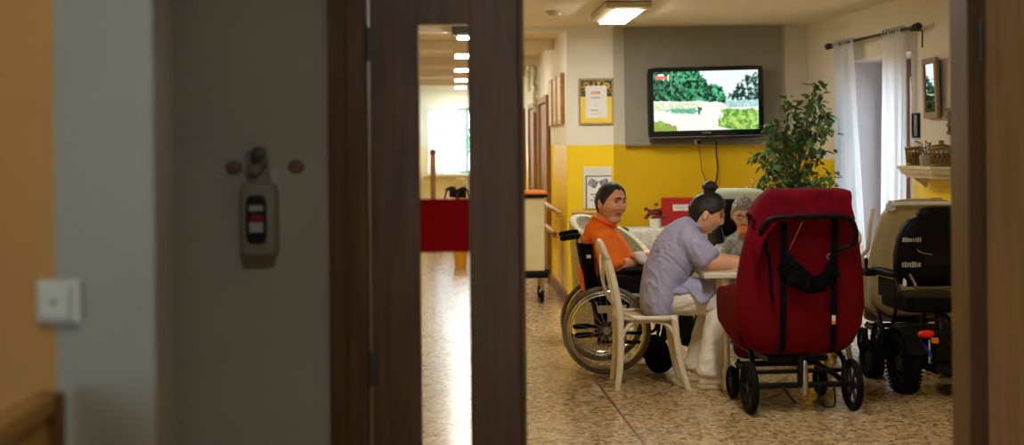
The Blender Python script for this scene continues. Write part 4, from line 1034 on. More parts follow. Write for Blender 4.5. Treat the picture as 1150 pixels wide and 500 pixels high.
# beige recliner behind the power chair, and the mint one of the elderly woman
bc = care_chair('beige vinyl reclining chair behind the black power wheelchair', (2.83, 9.36, 0), math.radians(2), M_beige, M_blackmetal, 'bar', False, .92)
bc.scale = (.9, 1, 1)
x = MB()
for s_ in (-1,): x.tube(spline([(s_*.345,-.02,1.09),(s_*.375,-.02,.96),(s_*.385,-.01,.82),(s_*.42,.03,.76),(s_*.46,.08,.70)],5), .016, 10, flat=.6, up=(0,1,0))
x.build('edge_trim', mat('ivory_plastic', hexc(216,206,170), .4), bc)
x = MB(); x.box((.115,-.125,1.02),(.085,.012,.30), rot=(-.06,0,0)); x.build('back_strap', M_beige, bc, smooth=False, bevel=.004)
ROW = (1.76, 10.42, 0)
mc = care_chair('pale mint reclining chair the elderly woman sits in', ROW, math.radians(186), M_mint, M_blackmetal, 'bar', False, .955)
x = MB(); x.ell((.10,.115,.99),(.17,.05,.14), e=.55, nu=30); x.build('headrest', M_vblack, mc)
for s_ in (-1,1):
    x = MB(); x.ell((s_*.235,.22,.80),(.035,.11,.13), rot=(.25,0,s_*.15), e=.6, nu=24); x.build('side_support', M_vblack, mc)
# ---- black power wheelchair, local +y = facing
pc_ = thing('power_wheelchair', 'black power wheelchair with red rear light, at the right by the doorway', 'wheelchair', (2.70, 8.35, 0), math.radians(7))
M_lea = mat('black_leather', (.003,.003,.003), .5, var=.2, spec=.1, bump=.12, bscale=140)
rings = []
for z, a_, b_, y in ((.655,.20,.03,.0),(.675,.245,.055,-.005),(.75,.268,.07,-.01),(.86,.272,.075,-.02),(.96,.258,.072,-.035),(1.03,.235,.066,-.045),(1.075,.20,.055,-.055),(1.095,.14,.03,-.06)):
    rings.append([V(-.035+1.12*a_*math.copysign(abs(math.cos(2*PI*i/36))**.45, math.cos(2*PI*i/36)), y + b_*math.copysign(abs(math.sin(2*PI*i/36))**.6, math.sin(2*PI*i/36)), z) for i in range(36)])
x = MB(); x.loft(rings); x.build('backrest', M_lea, pc_, angle=70)
x = MB(); x.ell((.0,-.03,1.105),(.19,.06,.05), e=.6, nu=30); x.build('top_cushion', M_lea, pc_)
x = MB(); x.box((0,-.088,.85),(.36,.012,.12)); x.build('back_plate', M_black, pc_, smooth=False, bevel=.004)
for z in (.955,.80):
    x = MB(); strokes(x, -.315,-.20, z, -.093, .034, 8, int(z*100), .2); 
    for i_ in range(len(x.v)):
        ca = min(.999, abs(x.v[i_].x+.035)/(1.12*.268)); ca = ca**(1/.45); sn = math.sqrt(1-ca*ca)
        x.v[i_].y = (-.02 if z < .9 else -.033) - .074*sn**.6 - .003 + (x.v[i_].y+.093)
    x.build('reflective_sticker', mat('reflective_grey', hexc(150,146,126), .3), pc_, smooth=False)
x = MB(); x.tube(spline([(-.23,-.09,.90),(-.20,-.098,.875),(-.13,-.10,.86)],4), .004, 6); x.build('piping', M_steel, pc_)
x = MB(); x.torus((.135,-.098,.745), .017, .005, 'y', 18, 8); x.ell((.135,-.096,.745),(.011,.004,.011)); x.build('round_emblem', bpy.data.materials['reflective_grey'], pc_)
x = MB(); x.tube(spline([(-.26,-.06,.74),(-.235,-.09,.68),(-.20,-.10,.655),(.22,-.10,.655)],4), .011, 10); x.build('rear_rail', mat('tan_metal', hexc(120,104,76), .35, .8), pc_)
x = MB(); x.ell((0,.26,.53),(.245,.25,.055), e=.4, nu=36); x.build('seat', M_lea, pc_)
for s_ in (-1,1):
    x = MB(); x.ell((s_*.30,.22,.725),(.038,.20,.024), e=.5); ar = x.build('armrest', M_lea, pc_)
    x = MB(); x.tube([(s_*.30,.06,.71),(s_*.30,.0,.62),(s_*.25,.0,.52)], .013, 8); x.box((s_*.295,.2,.63),(.012,.26,.12)); x.build('arm_support', M_blackmetal, ar, smooth=False)
x = MB(); x.box((-.36,.36,.715),(.075,.13,.045)); jy = x.build('control_box', M_black, pc_, smooth=False, bevel=.008); x = MB(); x.caps_tube([(-.36,.38,.735),(-.36,.38,.79)], [.008,.013], 10); x.build('joystick', M_rubber, jy)
x = MB(); x.box((-.285,-.045,.69),(.022,.02,.055)); tag(x.build('side_clip', M_whitep, pc_, smooth=False, bevel=.004), 'pale clip at the back of the armrest')
def drive_wheel(y, xx, R, r):
    w_ = MB(); w_.torus((xx,y,R), R-r, r, 'x', 48, 12, flat=1.25); 
    for k in range(44):
        a_ = 2*PI*k/44
        for q in (-1,1): w_.box((xx+q*r*.7, y+(R-.002)*math.cos(a_+q*.03), R+(R-.002)*math.sin(a_+q*.03)), (r*.85,.012,.010), rot=Matrix.Rotation(a_-PI/2,3,'X'))
    o_ = w_.build('wheel', M_rubber, pc_, angle=30)
    h_ = MB(); h_.tube([(xx-.03,y,R),(xx+.03,y,R)], .05, 18); h_.torus((xx,y,R), R-2*r-.004, .012, 'x', 36, 8)
    for k in range(5):
        a_ = 2*PI*k/5+.3; h_.tube([(xx-.02 if xx < 0 else xx+.02,y+.04*math.cos(a_),R+.04*math.sin(a_)),(xx,y+(R-2*r)*math.cos(a_),R+(R-2*r)*math.sin(a_))], .013, 8)
    h_.build('wheel_hub', M_steel if False else M_blackmetal, o_)
for s_ in (-1,1):
    drive_wheel(-.02, s_*.285, .185, .042); drive_wheel(.52, s_*.27, .125, .036)
    x = MB()
    rg = []
    for k in range(13):
        a_ = lerp(.25, PI-.35, k/12); rg.append([V(s_*.285+q, -.02+.215*math.cos(a_), .19+.215*math.sin(a_)+e_) for q, e_ in ((-.055,0),(.055,0),(.055,.006),(-.055,.006))])
    x.loft(rg); x.build('mudguard', M_black, pc_, smooth=False)
    rr_ = MB()
    rr_.ell((s_*.215,-.195,.385),(.052,.022,.023), e=.8); rr_.build('rear_light', mat('red_lens', hexc(230,24,10), .25) if s_ < 0 else bpy.data.materials['red_lens'], pc_)
    x = MB(); x.box((s_*.165,-.205,.345),(.045,.02,.035)); x.build('reflector', mat('amber_lens', hexc(200,110,20), .3) if s_ < 0 else bpy.data.materials['amber_lens'], pc_, smooth=False, bevel=.004)
    sp = MB(); sp.tube([(s_*.17+.018*math.cos(k*.7), -.14+.018*math.sin(k*.7), .16+.0028*k) for k in range(55)], .0045, 6); sp.tube([(s_*.17,-.14,.14),(s_*.17,-.14,.34)], .010, 8); sp.build('spring', M_steel, pc_)
    bl = MB(); bl.tube([(s_*.245,-.17,.345),(s_*.17,-.17,.245)], .010, 8); tag(bl.build('blue_strut', mat('blue_metal', hexc(40,60,190), .35, .3), pc_), 'blue metal strut')
x = MB(); x.box((0,.12,.29),(.42,.46,.17)); x.box((0,-.13,.30),(.30,.10,.19)); x.build('battery_case', M_black, pc_, smooth=False, bevel=.012)
x = MB(); x.box((0,.05,.175),(.36,.62,.05)); x.tube([(-.30,-.02,.185),(.30,-.02,.185)], .018, 10); x.tube([(-.28,.52,.125),(-.2,.4,.24),(.2,.4,.24),(.28,.52,.125)], .016, 10); x.tube([(0,.05,.36),(0,.1,.49)], .035, 12); x.build('chassis', M_blackmetal, pc_)
for s_ in (-1,1):
    x = MB(); x.tube([(s_*.10,.50,.50),(s_*.11,.62,.22)], .014, 8); x.box((s_*.11,.68,.19),(.15,.17,.014)); x.build('footrest', M_blackmetal, pc_, smooth=False)
x = MB(); x.tube(spline([(-.08,-.19,.34),(-.02,-.24,.26),(.06,-.22,.18),(.12,-.2,.14)],5), .006, 8); x.tube(spline([(.02,-.19,.36),(.08,-.23,.28),(.1,-.2,.2)],5), .005, 8); x.build('wiring', M_black, pc_)
# ---- wicker tub chair behind the man
M_wick = mat('pale_wicker', hexc(214,206,172), .7, col2=hexc(150,146,112), scale=70, bump=.9, bscale=75, detail=2)
wc = thing('wicker_chair', 'pale wicker tub chair behind the man in the orange shirt', 'chair', (.80, 10.75, 0), math.radians(-35))
n_ = 40; outer = []; inner = []
rings = []
for k in range(n_+1):
    a_ = lerp(-2.25, 2.25, k/n_) + PI; c_, s_ = math.cos(a_), math.sin(a_)
    top = .62 + .34*max(0, math.cos((a_-PI)*.62))**1.2
    r1 = .345; 
    ring = []
    for q in range(9): 
        z = lerp(.06, top, q/8); r_ = r1*(.88 + .12*(z/.9)); ring.append(V(r_*c_, r_*s_, z))
    for a2 in (.5, 1.0, 1.6, 2.2, 2.7): ring.append(V((r1*(.88+.12*top/.9) - .03 + .03*math.cos(a2))*c_, (r1*(.88+.12*top/.9) - .03 + .03*math.cos(a2))*s_, top + .03*math.sin(a2)))
    for q in range(9): 
        z = lerp(top, .06, q/8); r_ = r1*(.88 + .12*(z/.9)) - .05; ring.append(V(r_*c_, r_*s_, z))
    rings.append(ring)
x = MB(); x.loft(rings); x.build('tub_back', M_wick, wc)
x = MB(); x.ell((.05,0,.42),(.28,.255,.05), e=.6, nu=30); x.build('seat_cushion', mat('cream_cushion', hexc(206,200,176), .8, bump=.2), wc)
for a_ in (.7, 2.4, 3.9, 5.6):
    x = MB(); x.tube([(.27*math.cos(a_),.27*math.sin(a_),0),(.25*math.cos(a_),.25*math.sin(a_),.40)], .02, 10); x.build('leg', M_wick, wc)
# white cloth over the wicker chair's lower back corner
# ---- low sideboard with white crochet runner and red flowers
sb = thing('low_sideboard', 'low dark-topped white sideboard against the yellow wall', 'sideboard', (1.62, 12.66, 0))
x = MB(); x.box((0,0,.745),(1.50,.46,.03)); x.build('top', M_black, sb, smooth=False, bevel=.004)
x = MB(); x.box((0,.01,.395),(1.42,.40,.66)); x.build('carcass', M_whitep, sb, smooth=False)
for k in range(3):
    x = MB(); x.box((-.47+.47*k,-.2,.395),(.455,.018,.62)); d_ = x.build('door', M_whitep, sb, smooth=False, bevel=.003); x = MB(); x.ell((-.30+.47*k,-.222,.45),(.012,.014,.012)); x.build('knob', M_steel, d_)
for sx in (-1,1):
    for sy in (-1,1):
        x = MB(); x.tube([(sx*.66,.01+sy*.16,0),(sx*.66,.01+sy*.16,.064)], .02, 10); x.build('leg', M_black, sb)
rn = thing('white_runner', 'white crochet runner hanging over the front of the sideboard', 'cloth', (1.36, 12.66, .762))
x = MB(); vs = []; fs = []
path = [(.2,0),(.0,0),(-.2,0),(-.236,0),(-.246,-.012),(-.248,-.05),(-.249,-.12),(-.25,-.2)]
for i in range(41):
    for j, (yy, zz) in enumerate(path):
        hang = min(0, zz); vs.append(V(lerp(-.28,.28,i/40), yy - .008*math.sin(i*.9)*(hang < -.02), zz*(1+.18*abs(math.sin(i*PI/8))) + .004))
for i in range(40):
    for j in range(len(path)-1):
        q = i*len(path)+j; fs.append((q,q+1,q+len(path)+1,q+len(path)))
x.add(vs, fs); c = x.build('crochet', mat('white_crochet', hexc(222,218,206), .9, col2=hexc(180,174,160), scale=60, bump=.7, bscale=90), rn, angle=0); q = c.modifiers.new('t','SOLIDIFY'); q.thickness = .003; q.offset = 1
fl = thing('red_flowers', 'bunch of dark red flowers in a small pot on the sideboard', 'flowers', (1.335, 12.52, .772))
x = MB(); x.lathe([(0,0),(.045,0),(.06,.09),(.054,.09),(.05,.075),(0,.07)], None, 18); x.build('pot', M_whitep, fl)
x = MB(); rr = random.Random(8)
for k in range(26): x.ell((rr.gauss(0,.035), rr.gauss(0,.03), .13+rr.gauss(0,.03)), (.022,.022,.018), nu=8, nv=5)
x.build('blossom', mat('dark_red_petals', hexc(130,24,30), .7, col2=hexc(90,12,18), scale=40), fl)
x = MB()
for k in range(8): x.tube([(0,0,.07),(.03*math.cos(k*.8),.03*math.sin(k*.8),.13)], .003, 5)
x.build('stem', bpy.data.materials['green_stem'], fl)
# ---- ficus by the curtain
fx = W(893,0,11.75).x
fc = thing('potted_ficus', 'tall leafy green ficus in the corner left of the curtains', 'plant', (fx, 11.75, 0))
x = MB(); x.lathe([(0,0),(.14,0),(.19,.32),(.20,.33),(.185,.33),(.175,.29),(0,.28)], None, 28); x.build('pot', mat('terracotta', hexc(150,90,60), .7), fc)
M_bark = mat('ficus_bark', hexc(110,90,64), .8, bump=.3)
x = MB(); rr = random.Random(21); tips = []
trunk = spline([(0,0,.28),(.02,.01,.6),(-.02,.0,.95),(.03,.02,1.35),(.10,0,1.75),(.16,0,2.05)],6)
x.tube(trunk, [lerp(.018,.005,i/(len(trunk)-1)) for i in range(len(trunk))], 8)
P2 = lambda px, py: V(W(px,py,11.75).x-fx, 0, W(px,py,11.75).z)
ends = [P2(916,96),P2(920,112),P2(908,120),P2(884,114),P2(894,124),P2(872,138),P2(860,146),P2(868,160),P2(856,172),P2(852,178),P2(862,186),P2(866,198),P2(880,150),P2(884,172),P2(892,160),P2(900,146),P2(910,150),P2(922,140),P2(924,128),P2(926,150),P2(924,170),P2(916,178),P2(905,190),P2(922,196),P2(926,200),P2(890,200),P2(876,186),P2(872,214),P2(898,212),P2(924,214),P2(912,206),P2(858,206)]
leaf_mb = MB()
for e_ in ends:
    e_ = e_ + V(0, rr.uniform(-.28,.22), 0)
    zb = min(max(.75, e_.z - rr.uniform(.25,.5)), 1.8); tb_ = min(trunk, key=lambda p: abs(p.z-zb))
    pth = spline([tb_, lerp(tb_, e_, .5)+V(0,0,.10), e_],6); x.tube(pth, [lerp(.007,.0025,i/(len(pth)-1)) for i in range(len(pth))], 6)
    for k, p in enumerate(pth[3:]):
        for q in range(3 + (k > 6)*4):
            d_ = V(rr.gauss(0,1), rr.gauss(0,1), rr.gauss(-.45,.5)); leaf(leaf_mb, p + V(rr.gauss(0,.035),rr.gauss(0,.04),rr.gauss(0,.03)), d_, rr.uniform(.055,.105), rr, 0, .5)
x.build('branch', M_bark, fc)
leaf_mb.build('foliage', mat('ficus_leaf', hexc(52,82,34), .4, col2=hexc(84,112,54), scale=14), fc, smooth=False)
# low potted twigs with little yellow flowers
tp_ = thing('flowering_twigs', 'thin twigs with tiny pale flowers, left of the ficus', 'plant', (W(850,0,11.5).x, 11.5, 0))
x = MB(); x.lathe([(0,0),(.09,0),(.12,.22),(.10,.22),(0,.2)], None, 22); x.build('pot', M_whitep, tp_)
x = MB(); y_ = MB(); rr = random.Random(4)
for k in range(11):
    e_ = V(rr.uniform(-.12,.10), rr.uniform(-.08,.08), rr.uniform(.98,1.25)); pth = spline([(rr.gauss(0,.02),rr.gauss(0,.02),.2), lerp(V(0,0,.2),e_,.6)+V(0,0,.05), e_],5)
    x.tube(pth, .0028, 5)
    for p in pth[6:]:
        for q in range(3): y_.ell(p+V(rr.gauss(0,.015),rr.gauss(0,.015),rr.gauss(0,.02)), (.007,.007,.006), nu=6, nv=4)
x.build('twig', bpy.data.materials['green_stem'], tp_); y_.build('blossom', mat('pale_yellow_petals', hexc(206,190,110), .7), tp_)
# ---- laundry cart at the corridor mouth
ct = thing('laundry_cart', 'cream laundry cart with orange rim, in the corridor mouth', 'cart', (.085, 13.45, 0), math.atan(.0427))
zt_ = W(600,222,13.2).z; zb_ = W(600,305,13.2).z
x = MB(); x.box((0,0,(zt_+zb_)/2),(.44,.50,zt_-zb_)); x.build('body', mat('cream_cart', hexc(214,204,160), .45, var=.05), ct, smooth=False, bevel=.012)
x = MB(); x.box((0,0,zt_+.014),(.50,.56,.026)); x.build('dark_lip', M_black, ct, smooth=False, bevel=.006)
x = MB(); x.box((0,0,zt_+.046),(.50,.56,.034)); x.build('rim', mat('orange_plastic', hexc(216,120,40), .45), ct, smooth=False, bevel=.012)
x = MB(); x.box((0,0,zb_-.035),(.50,.56,.06)); x.box((.245,-.1,zb_-.02),(.05,.1,.05)); x.build('base_tray', M_black, ct, smooth=False, bevel=.008)
for sx in (-1,1):
    for sy in (-1,1):
        k = MB(); k.tube([(sx*.19,sy*.22,zb_-.066),(sx*.19,sy*.22,.12)], .016, 10); k.box((sx*.19,sy*.22-.015,.115),(.05,.05,.03)); fk = k.build('caster_fork', M_steel, ct, smooth=False)
        k = MB(); k.torus((sx*.19,sy*.22-.03,.062), .044, .018, 'x', 24, 8); k.tube([(sx*.19-.014,sy*.22-.03,.062),(sx*.19+.014,sy*.22-.03,.062)], .034, 14); k.build('caster', M_rubber, ct)
cl = thing('teal_cloth', 'crumpled teal cloth lying on the laundry cart', 'cloth', (-.03, 13.40, zt_+.078))
x = MB(); rr = random.Random(3)
for k in range(9): x.ell((rr.gauss(0,.05), rr.gauss(0,.05), .022+rr.random()*.03), (.06,.06,.024), rot=(rr.gauss(0,.3),rr.gauss(0,.3),rr.random()*3))
x.build('cloth', mat('teal_cotton', hexc(70,120,118), .9, bump=.3), cl)
# ---- far end of the corridor
def arm_chair(loc, rz):
    t = thing('wooden_armchair', 'wooden armchair with pale seat at the corridor end', 'chair', loc, rz); Mw = bpy.data.materials['handrail_wood']
    for sx in (-1,1):
        for sy in (-1,1):
            x = MB(); x.tube([(sx*.25,sy*.25,0),(sx*.23,sy*.25,.62 if sx > 0 else .95)], .02, 8); x.build('leg', Mw, t)
        x = MB(); x.tube([(-.24,sx*.25,.63),(.27,sx*.25,.63)], .022, 8); x.build('armrest', Mw, t)
    x = MB(); x.box((0,0,.44),(.5,.48,.1)); x.build('seat', bpy.data.materials['cream_cushion'], t, smooth=False, bevel=.02)
    x = MB(); x.box((-.24,0,.84),(.04,.46,.42)); x.build('backrest', bpy.data.materials['cream_cushion'], t, smooth=False, bevel=.015)
arm_chair((W(500,0,21.4).x, 21.4, 0), math.radians(200))
cst = thing('coat_stand', 'brown wooden post with knob at the left of the corridor end', 'stand', (W(484.5,0,22.5).x, 22.5, 0))
x = MB(); x.tube([(0,0,.04),(0,0,1.42)], .045, 12); x.build('post', bpy.data.materials['corridor_door_wood'], cst)
x = MB(); x.lathe([(0,0),(.18,0),(.18,.03),(.05,.05),(0,.05)], None, 20); x.build('base', bpy.data.materials['corridor_door_wood'], cst)
x = MB(); x.ell((0,0,1.46),(.055,.055,.055)); tag(x.build('knob', bpy.data.materials['dark_red_petals'], cst), 'dark red knob')
rt = thing('round_table', 'round pale table beside the armchair at the corridor end', 'table', (W(516,0,23.5).x, 23.5, 0))
x = MB(); x.lathe([(0,.78),(.30,.78),(.31,.80),(.30,.82),(0,.82)], None, 28); x.build('tabletop', bpy.data.materials['handrail_wood'], rt)
x = MB(); x.lathe([(0,0),(.2,0),(.2,.03),(.04,.06),(.035,.775),(0,.775)], None, 20); x.build('pedestal', bpy.data.materials['handrail_wood'], rt)
wk = thing('walking_frame', 'dark walking frame standing before the window at the corridor end', 'walking frame', (W(512,0,20.6).x, 20.6, 0), .5)
x = MB()
for s_ in (-1,1): x.tube(spline([(-.2,s_*.22,0),(-.14,s_*.21,.6),(-.08,s_*.2,.88),(.05,s_*.2,.9),(.14,s_*.21,.6),(.2,s_*.22,0)],5), .015, 8)
x.tube([(.1,-.21,.7),(.1,.21,.7)], .013, 8); x.tube([(.13,-.21,.35),(.13,.21,.35)], .013, 8); x.build('frame', M_blackmetal, wk)
x = MB(); x.box((.0,0,.83),(.12,.38,.13)); x.build('bag', M_nylon, wk, smooth=False, bevel=.02)
for s_ in (-1,1):
    x = MB(); x.caps_tube([(-.08,s_*.2,.895),(.03,s_*.2,.915)], .022, 8); x.build('handle_grip', M_rubber, wk)
bk_ = thing('yellow_bucket', 'yellow plastic bucket on the corridor floor, seen through the door glass', 'bucket', (W(515,0,17.3).x, 17.3, 0))
x = MB(); x.lathe([(0,0),(.07,0),(.115,.30),(.122,.30),(.122,.315),(.105,.315),(.065,.012),(0,.012)], None, 28); x.build('body', mat('yellow_plastic', hexc(232,178,20), .4), bk_)
x = MB(); x.tube([(.115*math.cos(a_),.02,.30+.10*math.sin(a_)) for a_ in [PI*q/14 for q in range(15)]], .005, 8); x.build('handle', M_steel, bk_)
# ---- tree outside the end window
tr = thing('outdoor_tree', 'green tree outside the window at the corridor end', 'tree', (-.55, 28.5, -.1))
x = MB(); x.tube([(0,0,0),(.05,0,1.0),(.0,0,2.2)], [.09,.07,.04], 10); x.build('trunk', M_bark, tr)
x = MB(); rr = random.Random(9)
for k in range(900):
    a_ = rr.uniform(0,2*PI); ph = rr.uniform(-1,1); r_ = .95*rr.random()**.4; leaf(x, V(r_*math.cos(a_)*math.sqrt(1-ph*ph)*.7, r_*math.sin(a_)*math.sqrt(1-ph*ph)*.7, 2.1+r_*ph*1.2), V(rr.gauss(0,1),rr.gauss(0,1),rr.gauss(-.3,.6)), rr.uniform(.1,.2), rr)
x.build('foliage', mat('tree_leaf', hexc(110,150,90), .6, col2=hexc(160,190,140), scale=6), tr, smooth=False)
# ---- floor seam
# ================================================================== people
def skin_mat(name, c, c2):
    m = mat(name, c, .45, col2=c2, scale=9, bump=.08, bscale=90)
    b = m.node_tree.nodes['Principled BSDF']; b.inputs['Subsurface Weight'].default_value = .12; b.inputs['Subsurface Radius'].default_value = (.012,.005,.003)
    b.inputs['Subsurface Scale'].default_value = .5
    return m
def remesh(mb, name, mats, parent, voxel, smooth=4, paint=None, fac=.5, wr=0, wdir=(1,0,.6), seed=0):
    """one continuous surface from overlapping volumes"""
    tmp = mb.build(name+'_volume', mats, None)
    r = tmp.modifiers.new('r','REMESH'); r.mode = 'VOXEL'; r.voxel_size = voxel; r.use_smooth_shade = True
    s_ = tmp.modifiers.new('s','SMOOTH'); s_.iterations = smooth; s_.factor = fac
    dg = bpy.context.evaluated_depsgraph_get(); dg.update()
    me = bpy.data.meshes.new_from_object(tmp.evaluated_get(dg)); me.name = name
    old = tmp.data; bpy.data.objects.remove(tmp); bpy.data.meshes.remove(old)
    if wr:
        d1 = Vector(wdir).normalized()
        nor = [v_.normal.copy() for v_ in me.vertices]; new = []
        for v_, vn in zip(me.vertices, nor):
            c = v_.co; al = c.dot(d1); pr = c - d1*al
            warp = .05*mnoise.noise(c*5 + Vector((seed,0,0)))
            n_ = mnoise.noise(pr*22 + d1*(al*5+seed) + Vector((warp,warp,0))*22); n2_ = mnoise.noise(pr*48 + d1*(al*9-seed))
            new.append(c + vn*wr*((1-abs(n_)*2.4)*.8 + .35*n2_ + .5*mnoise.noise(c*8)))
        me.vertices.foreach_set('co', [q for p in new for q in p])
    me.materials.clear()
    ml = mats if isinstance(mats, (list,tuple)) else [mats]
    for m in ml: me.materials.append(m)
    me.polygons.foreach_set('use_smooth', [True]*len(me.polygons))
    idx = [0]*len(me.polygons)
    if paint:
        for p in me.polygons: idx[p.index] = paint(p.center)
    me.polygons.foreach_set('material_index', idx)
    o = bpy.data.objects.new(name, me); COL.objects.link(o); o.parent = parent
    return o

def frame(pos, fwd, up=(0,0,1), scale=1.0):
    f = Vector(fwd).normalized(); l = Vector(up).cross(f).normalized(); u = f.cross(l)
    return Matrix.Translation(pos) @ Matrix((( f.x,l.x,u.x,0),(f.y,l.y,u.y,0),(f.z,l.z,u.z,0),(0,0,0,1))) @ Matrix.Scale(scale,4)

def head_pt(d, P):
    """surface point of the head for unit direction d; local +x forward, +y left, +z up"""
    x, y, z = d
    a, w_, h = .098, .076*P.get('wide',1), .118
    p = Vector((a*x, w_*y, h*z))
    # cranium fuller at the back and top, jaw narrower
    if x < 0: p.x *= 1.06
    if z < 0:
        t = min(1, -z*1.15)
        p.y *= 1 - P.get('jaw',.22)*t*t
        if x < 0: p.x *= 1 - .42*t
        else: p.x *= 1 - .10*t
    g = lambda cy, cz, sy, sz: math.exp(-((p.y-cy)/sy)**2 - ((p.z-cz)/sz)**2)
    if x > .05:
        k = min(1, (x-.05)*2.5); dx = 0
        dx -= .006*g(0,-.02,.06,.09)                                            # flatter face plane
        dx += .010*(g(.03,.034,.022,.010)+g(-.03,.034,.022,.010)) + .004*g(0,.034,.02,.010)     # brows
        dx -= .012*(g(.032,.014,.017,.012)+g(-.032,.014,.017,.012))             # sockets
        n = P.get('nose',1)
        for t in (0,.25,.5,.75,1): dx += n*(.006+.012*t**1.3)*g(0,lerp(.020,-.024,t),.0085+.003*t,.012)*.75
        dx += n*.008*(g(.014,-.028,.007,.008)+g(-.014,-.028,.007,.008))         # nostrils
        dx -= .006*g(0,-.044,.02,.006)
        dx += .009*g(0,-.055,.022,.006) + .010*g(0,-.068,.020,.006)             # lips
        dx -= .006*g(0,-.0612,.024,.003)
        dx -= .005*g(0,-.080,.02,.006)
        dx += P.get('chin',1)*.012*g(0,-.097,.024,.016)
        ch = P.get('cheek',1)
        dx += ch*.007*(g(.040,-.022,.022,.024)+g(-.040,-.022,.022,.024))
        p.x += dx*k
        p.y += math.copysign(ch*.003*(g(.06,-.02,.03,.03)+g(-.06,-.02,.03,.03)), p.y)*k
    return p
def head_solid(mb, M, P):
    nu, nv = 72, 54; rings = []
    for j in range(nv+1):
        ph = -PI/2+.01 + (PI-.02)*j/nv
        rings.append([M @ head_pt((math.cos(ph)*math.cos(2*PI*i/nu), math.cos(ph)*math.sin(2*PI*i/nu), math.sin(ph)), P) for i in range(nu)])
    mb.loft(rings)
    for s_ in (-1,1):
        st = len(mb.v); w_ = .076*P.get('wide',1)
        mb.ell((0,0,0),(.019,.009,.032), nu=16, nv=10); mb.ell((.006,s_*.002,-.022),(.010,.008,.012), nu=10, nv=8)
        mb.xform(M @ Matrix.Translation((-.012,s_*(w_+.003),-.004)) @ Matrix.Rotation(s_*.45,4,'Z') @ Matrix.Rotation(-.15,4,'Y'), st)
def hair_shell(name, M, P, thick, cover, mat_, parent, lump=0, seed=0):
    """cover(az, z): hair where > 0; az = angle from the face, 0..pi"""
    nu, nv = 84, 60; rings = []
    for j in range(nv+1):
        ph = -PI/2+.01 + (PI-.02)*j/nv; ring = []
        for i in range(nu):
            d = (math.cos(ph)*math.cos(2*PI*i/nu), math.cos(ph)*math.sin(2*PI*i/nu), math.sin(ph))
            p = head_pt(d, P); az = abs(math.atan2(d[1], d[0])); c = cover(az, p.z)
            k = max(-1, min(1, c/.014)); n_ = mnoise.noise(Vector(d)*(9 if lump else 5) + Vector((seed,0,0)))
            t = (thick + lump*n_ + .001*mnoise.noise(Vector((az*30,p.z*40,seed))))*max(0,k)**.5 if k > 0 else -.010*min(1,-k*2)
            ring.append(M @ (p*(1+t/.095)))
        rings.append(ring)
    x = MB(); x.loft(rings); return x.build(name, mat_, parent, angle=80)
def face_bits(M, P, parent, iris, brow, lidcol, gaze=(1,0,0), brow_t=.0045, deep=0, lid=.0030):
    for s_ in (-1,1):
        e = V(.0755-deep, s_*.031, .013)
        x = MB(); x.ell(M @ e, (.0120,)*3, nu=18, nv=12); eye = x.build('eye', M_eye, parent)
        g = Vector(gaze).normalized(); rot = (M.to_3x3().normalized() @ g.to_track_quat('Z','Y').to_matrix())
        x = MB(); c = M @ (e + g*.0094); x.ell(c, (.0062,.0062,.0036), rot=rot, nu=16, nv=8); x.build('iris', iris, eye)
        x = MB(); pts = [M @ V(.0855-.0004*q, s_*(.018+.0065*q), .0205+.0035*math.sin(PI*q/4)) for q in range(5)]
        x.caps_tube(pts, lid, 8); x.build('eyelid', lidcol, parent)
        x = MB(); pts = [M @ V(.0985-.0022*q*q*.35, s_*(.012+.0085*q), .033+.0055*math.sin(PI*(q+.6)/5)) for q in range(5)]
        x.caps_tube(pts, [brow_t,brow_t*1.1,brow_t,brow_t*.8,brow_t*.5], 8); x.build('eyebrow', brow, parent)
M_eye = mat('eye_white', hexc(176,164,152), .3, var=.02)
M_iris = mat('dark_iris', hexc(32,20,14), .15)
M_hairb = mat('black_hair', hexc(22,17,15), .45, var=.3, scale=40, bump=.4, bscale=120, stretch=(1,1,3))
M_hairg = mat('grey_curly_hair', hexc(176,170,160), .6, col2=hexc(110,104,98), scale=60, bump=.6, bscale=90)

def hand(mb, w, d, n, ts, curl=.5, L=1.0, spread=.06):
    """w wrist, d towards the fingers, n back of the hand, ts = +1/-1: thumb on side d x n * ts"""
    d = Vector(d).normalized(); n = (Vector(n) - d*Vector(n).dot(d)).normalized(); s_ = d.cross(n)*ts; w = Vector(w)
    mb.oval([(w-d*.02, .026*L, .020*L), (w+d*.02*L, .031*L, .018*L), (w+d*.055*L, .040*L, .015*L), (w+d*.088*L, .041*L, .012*L)], side=s_, n=18)
    for k, (off, ln, r) in enumerate(((.030,.070,.0088),(.0105,.079,.0090),(-.0095,.073,.0086),(-.029,.056,.0076))):
        p = w + d*(.085-.004*abs(k-1))*L + s_*off*L; dd = (d + s_*spread*(1.2-k)).normalized(); pts = [p - dd*.012, p]; a_ = 0
        for q, fr in enumerate((.45,.32,.23)):
            a_ += curl*(.6,1.0,.8)[q]; dq = dd*math.cos(a_) - n*math.sin(a_); pts.append(pts[-1] + dq*ln*fr*L)
        mb.caps_tube(pts, [r*L*1.05,r*L,r*L*.97,r*L*.9,r*L*.78], 10)
    p = w + d*.022*L + s_*.026*L; dt = (d*.72 + s_*.62 - n*.25).normalized(); d2 = (d*.93 + s_*.2 - n*.25*(1+curl)).normalized()
    mb.caps_tube([p - dt*.01, p, p+dt*.034*L, p+dt*.034*L+d2*.030*L, p+dt*.034*L+d2*.052*L], [.013*L,.0135*L,.0105*L,.0098*L,.0078*L], 10)
    return s_

def shirt_noise(c, sc=9): return mnoise.noise(Vector(c)*sc)

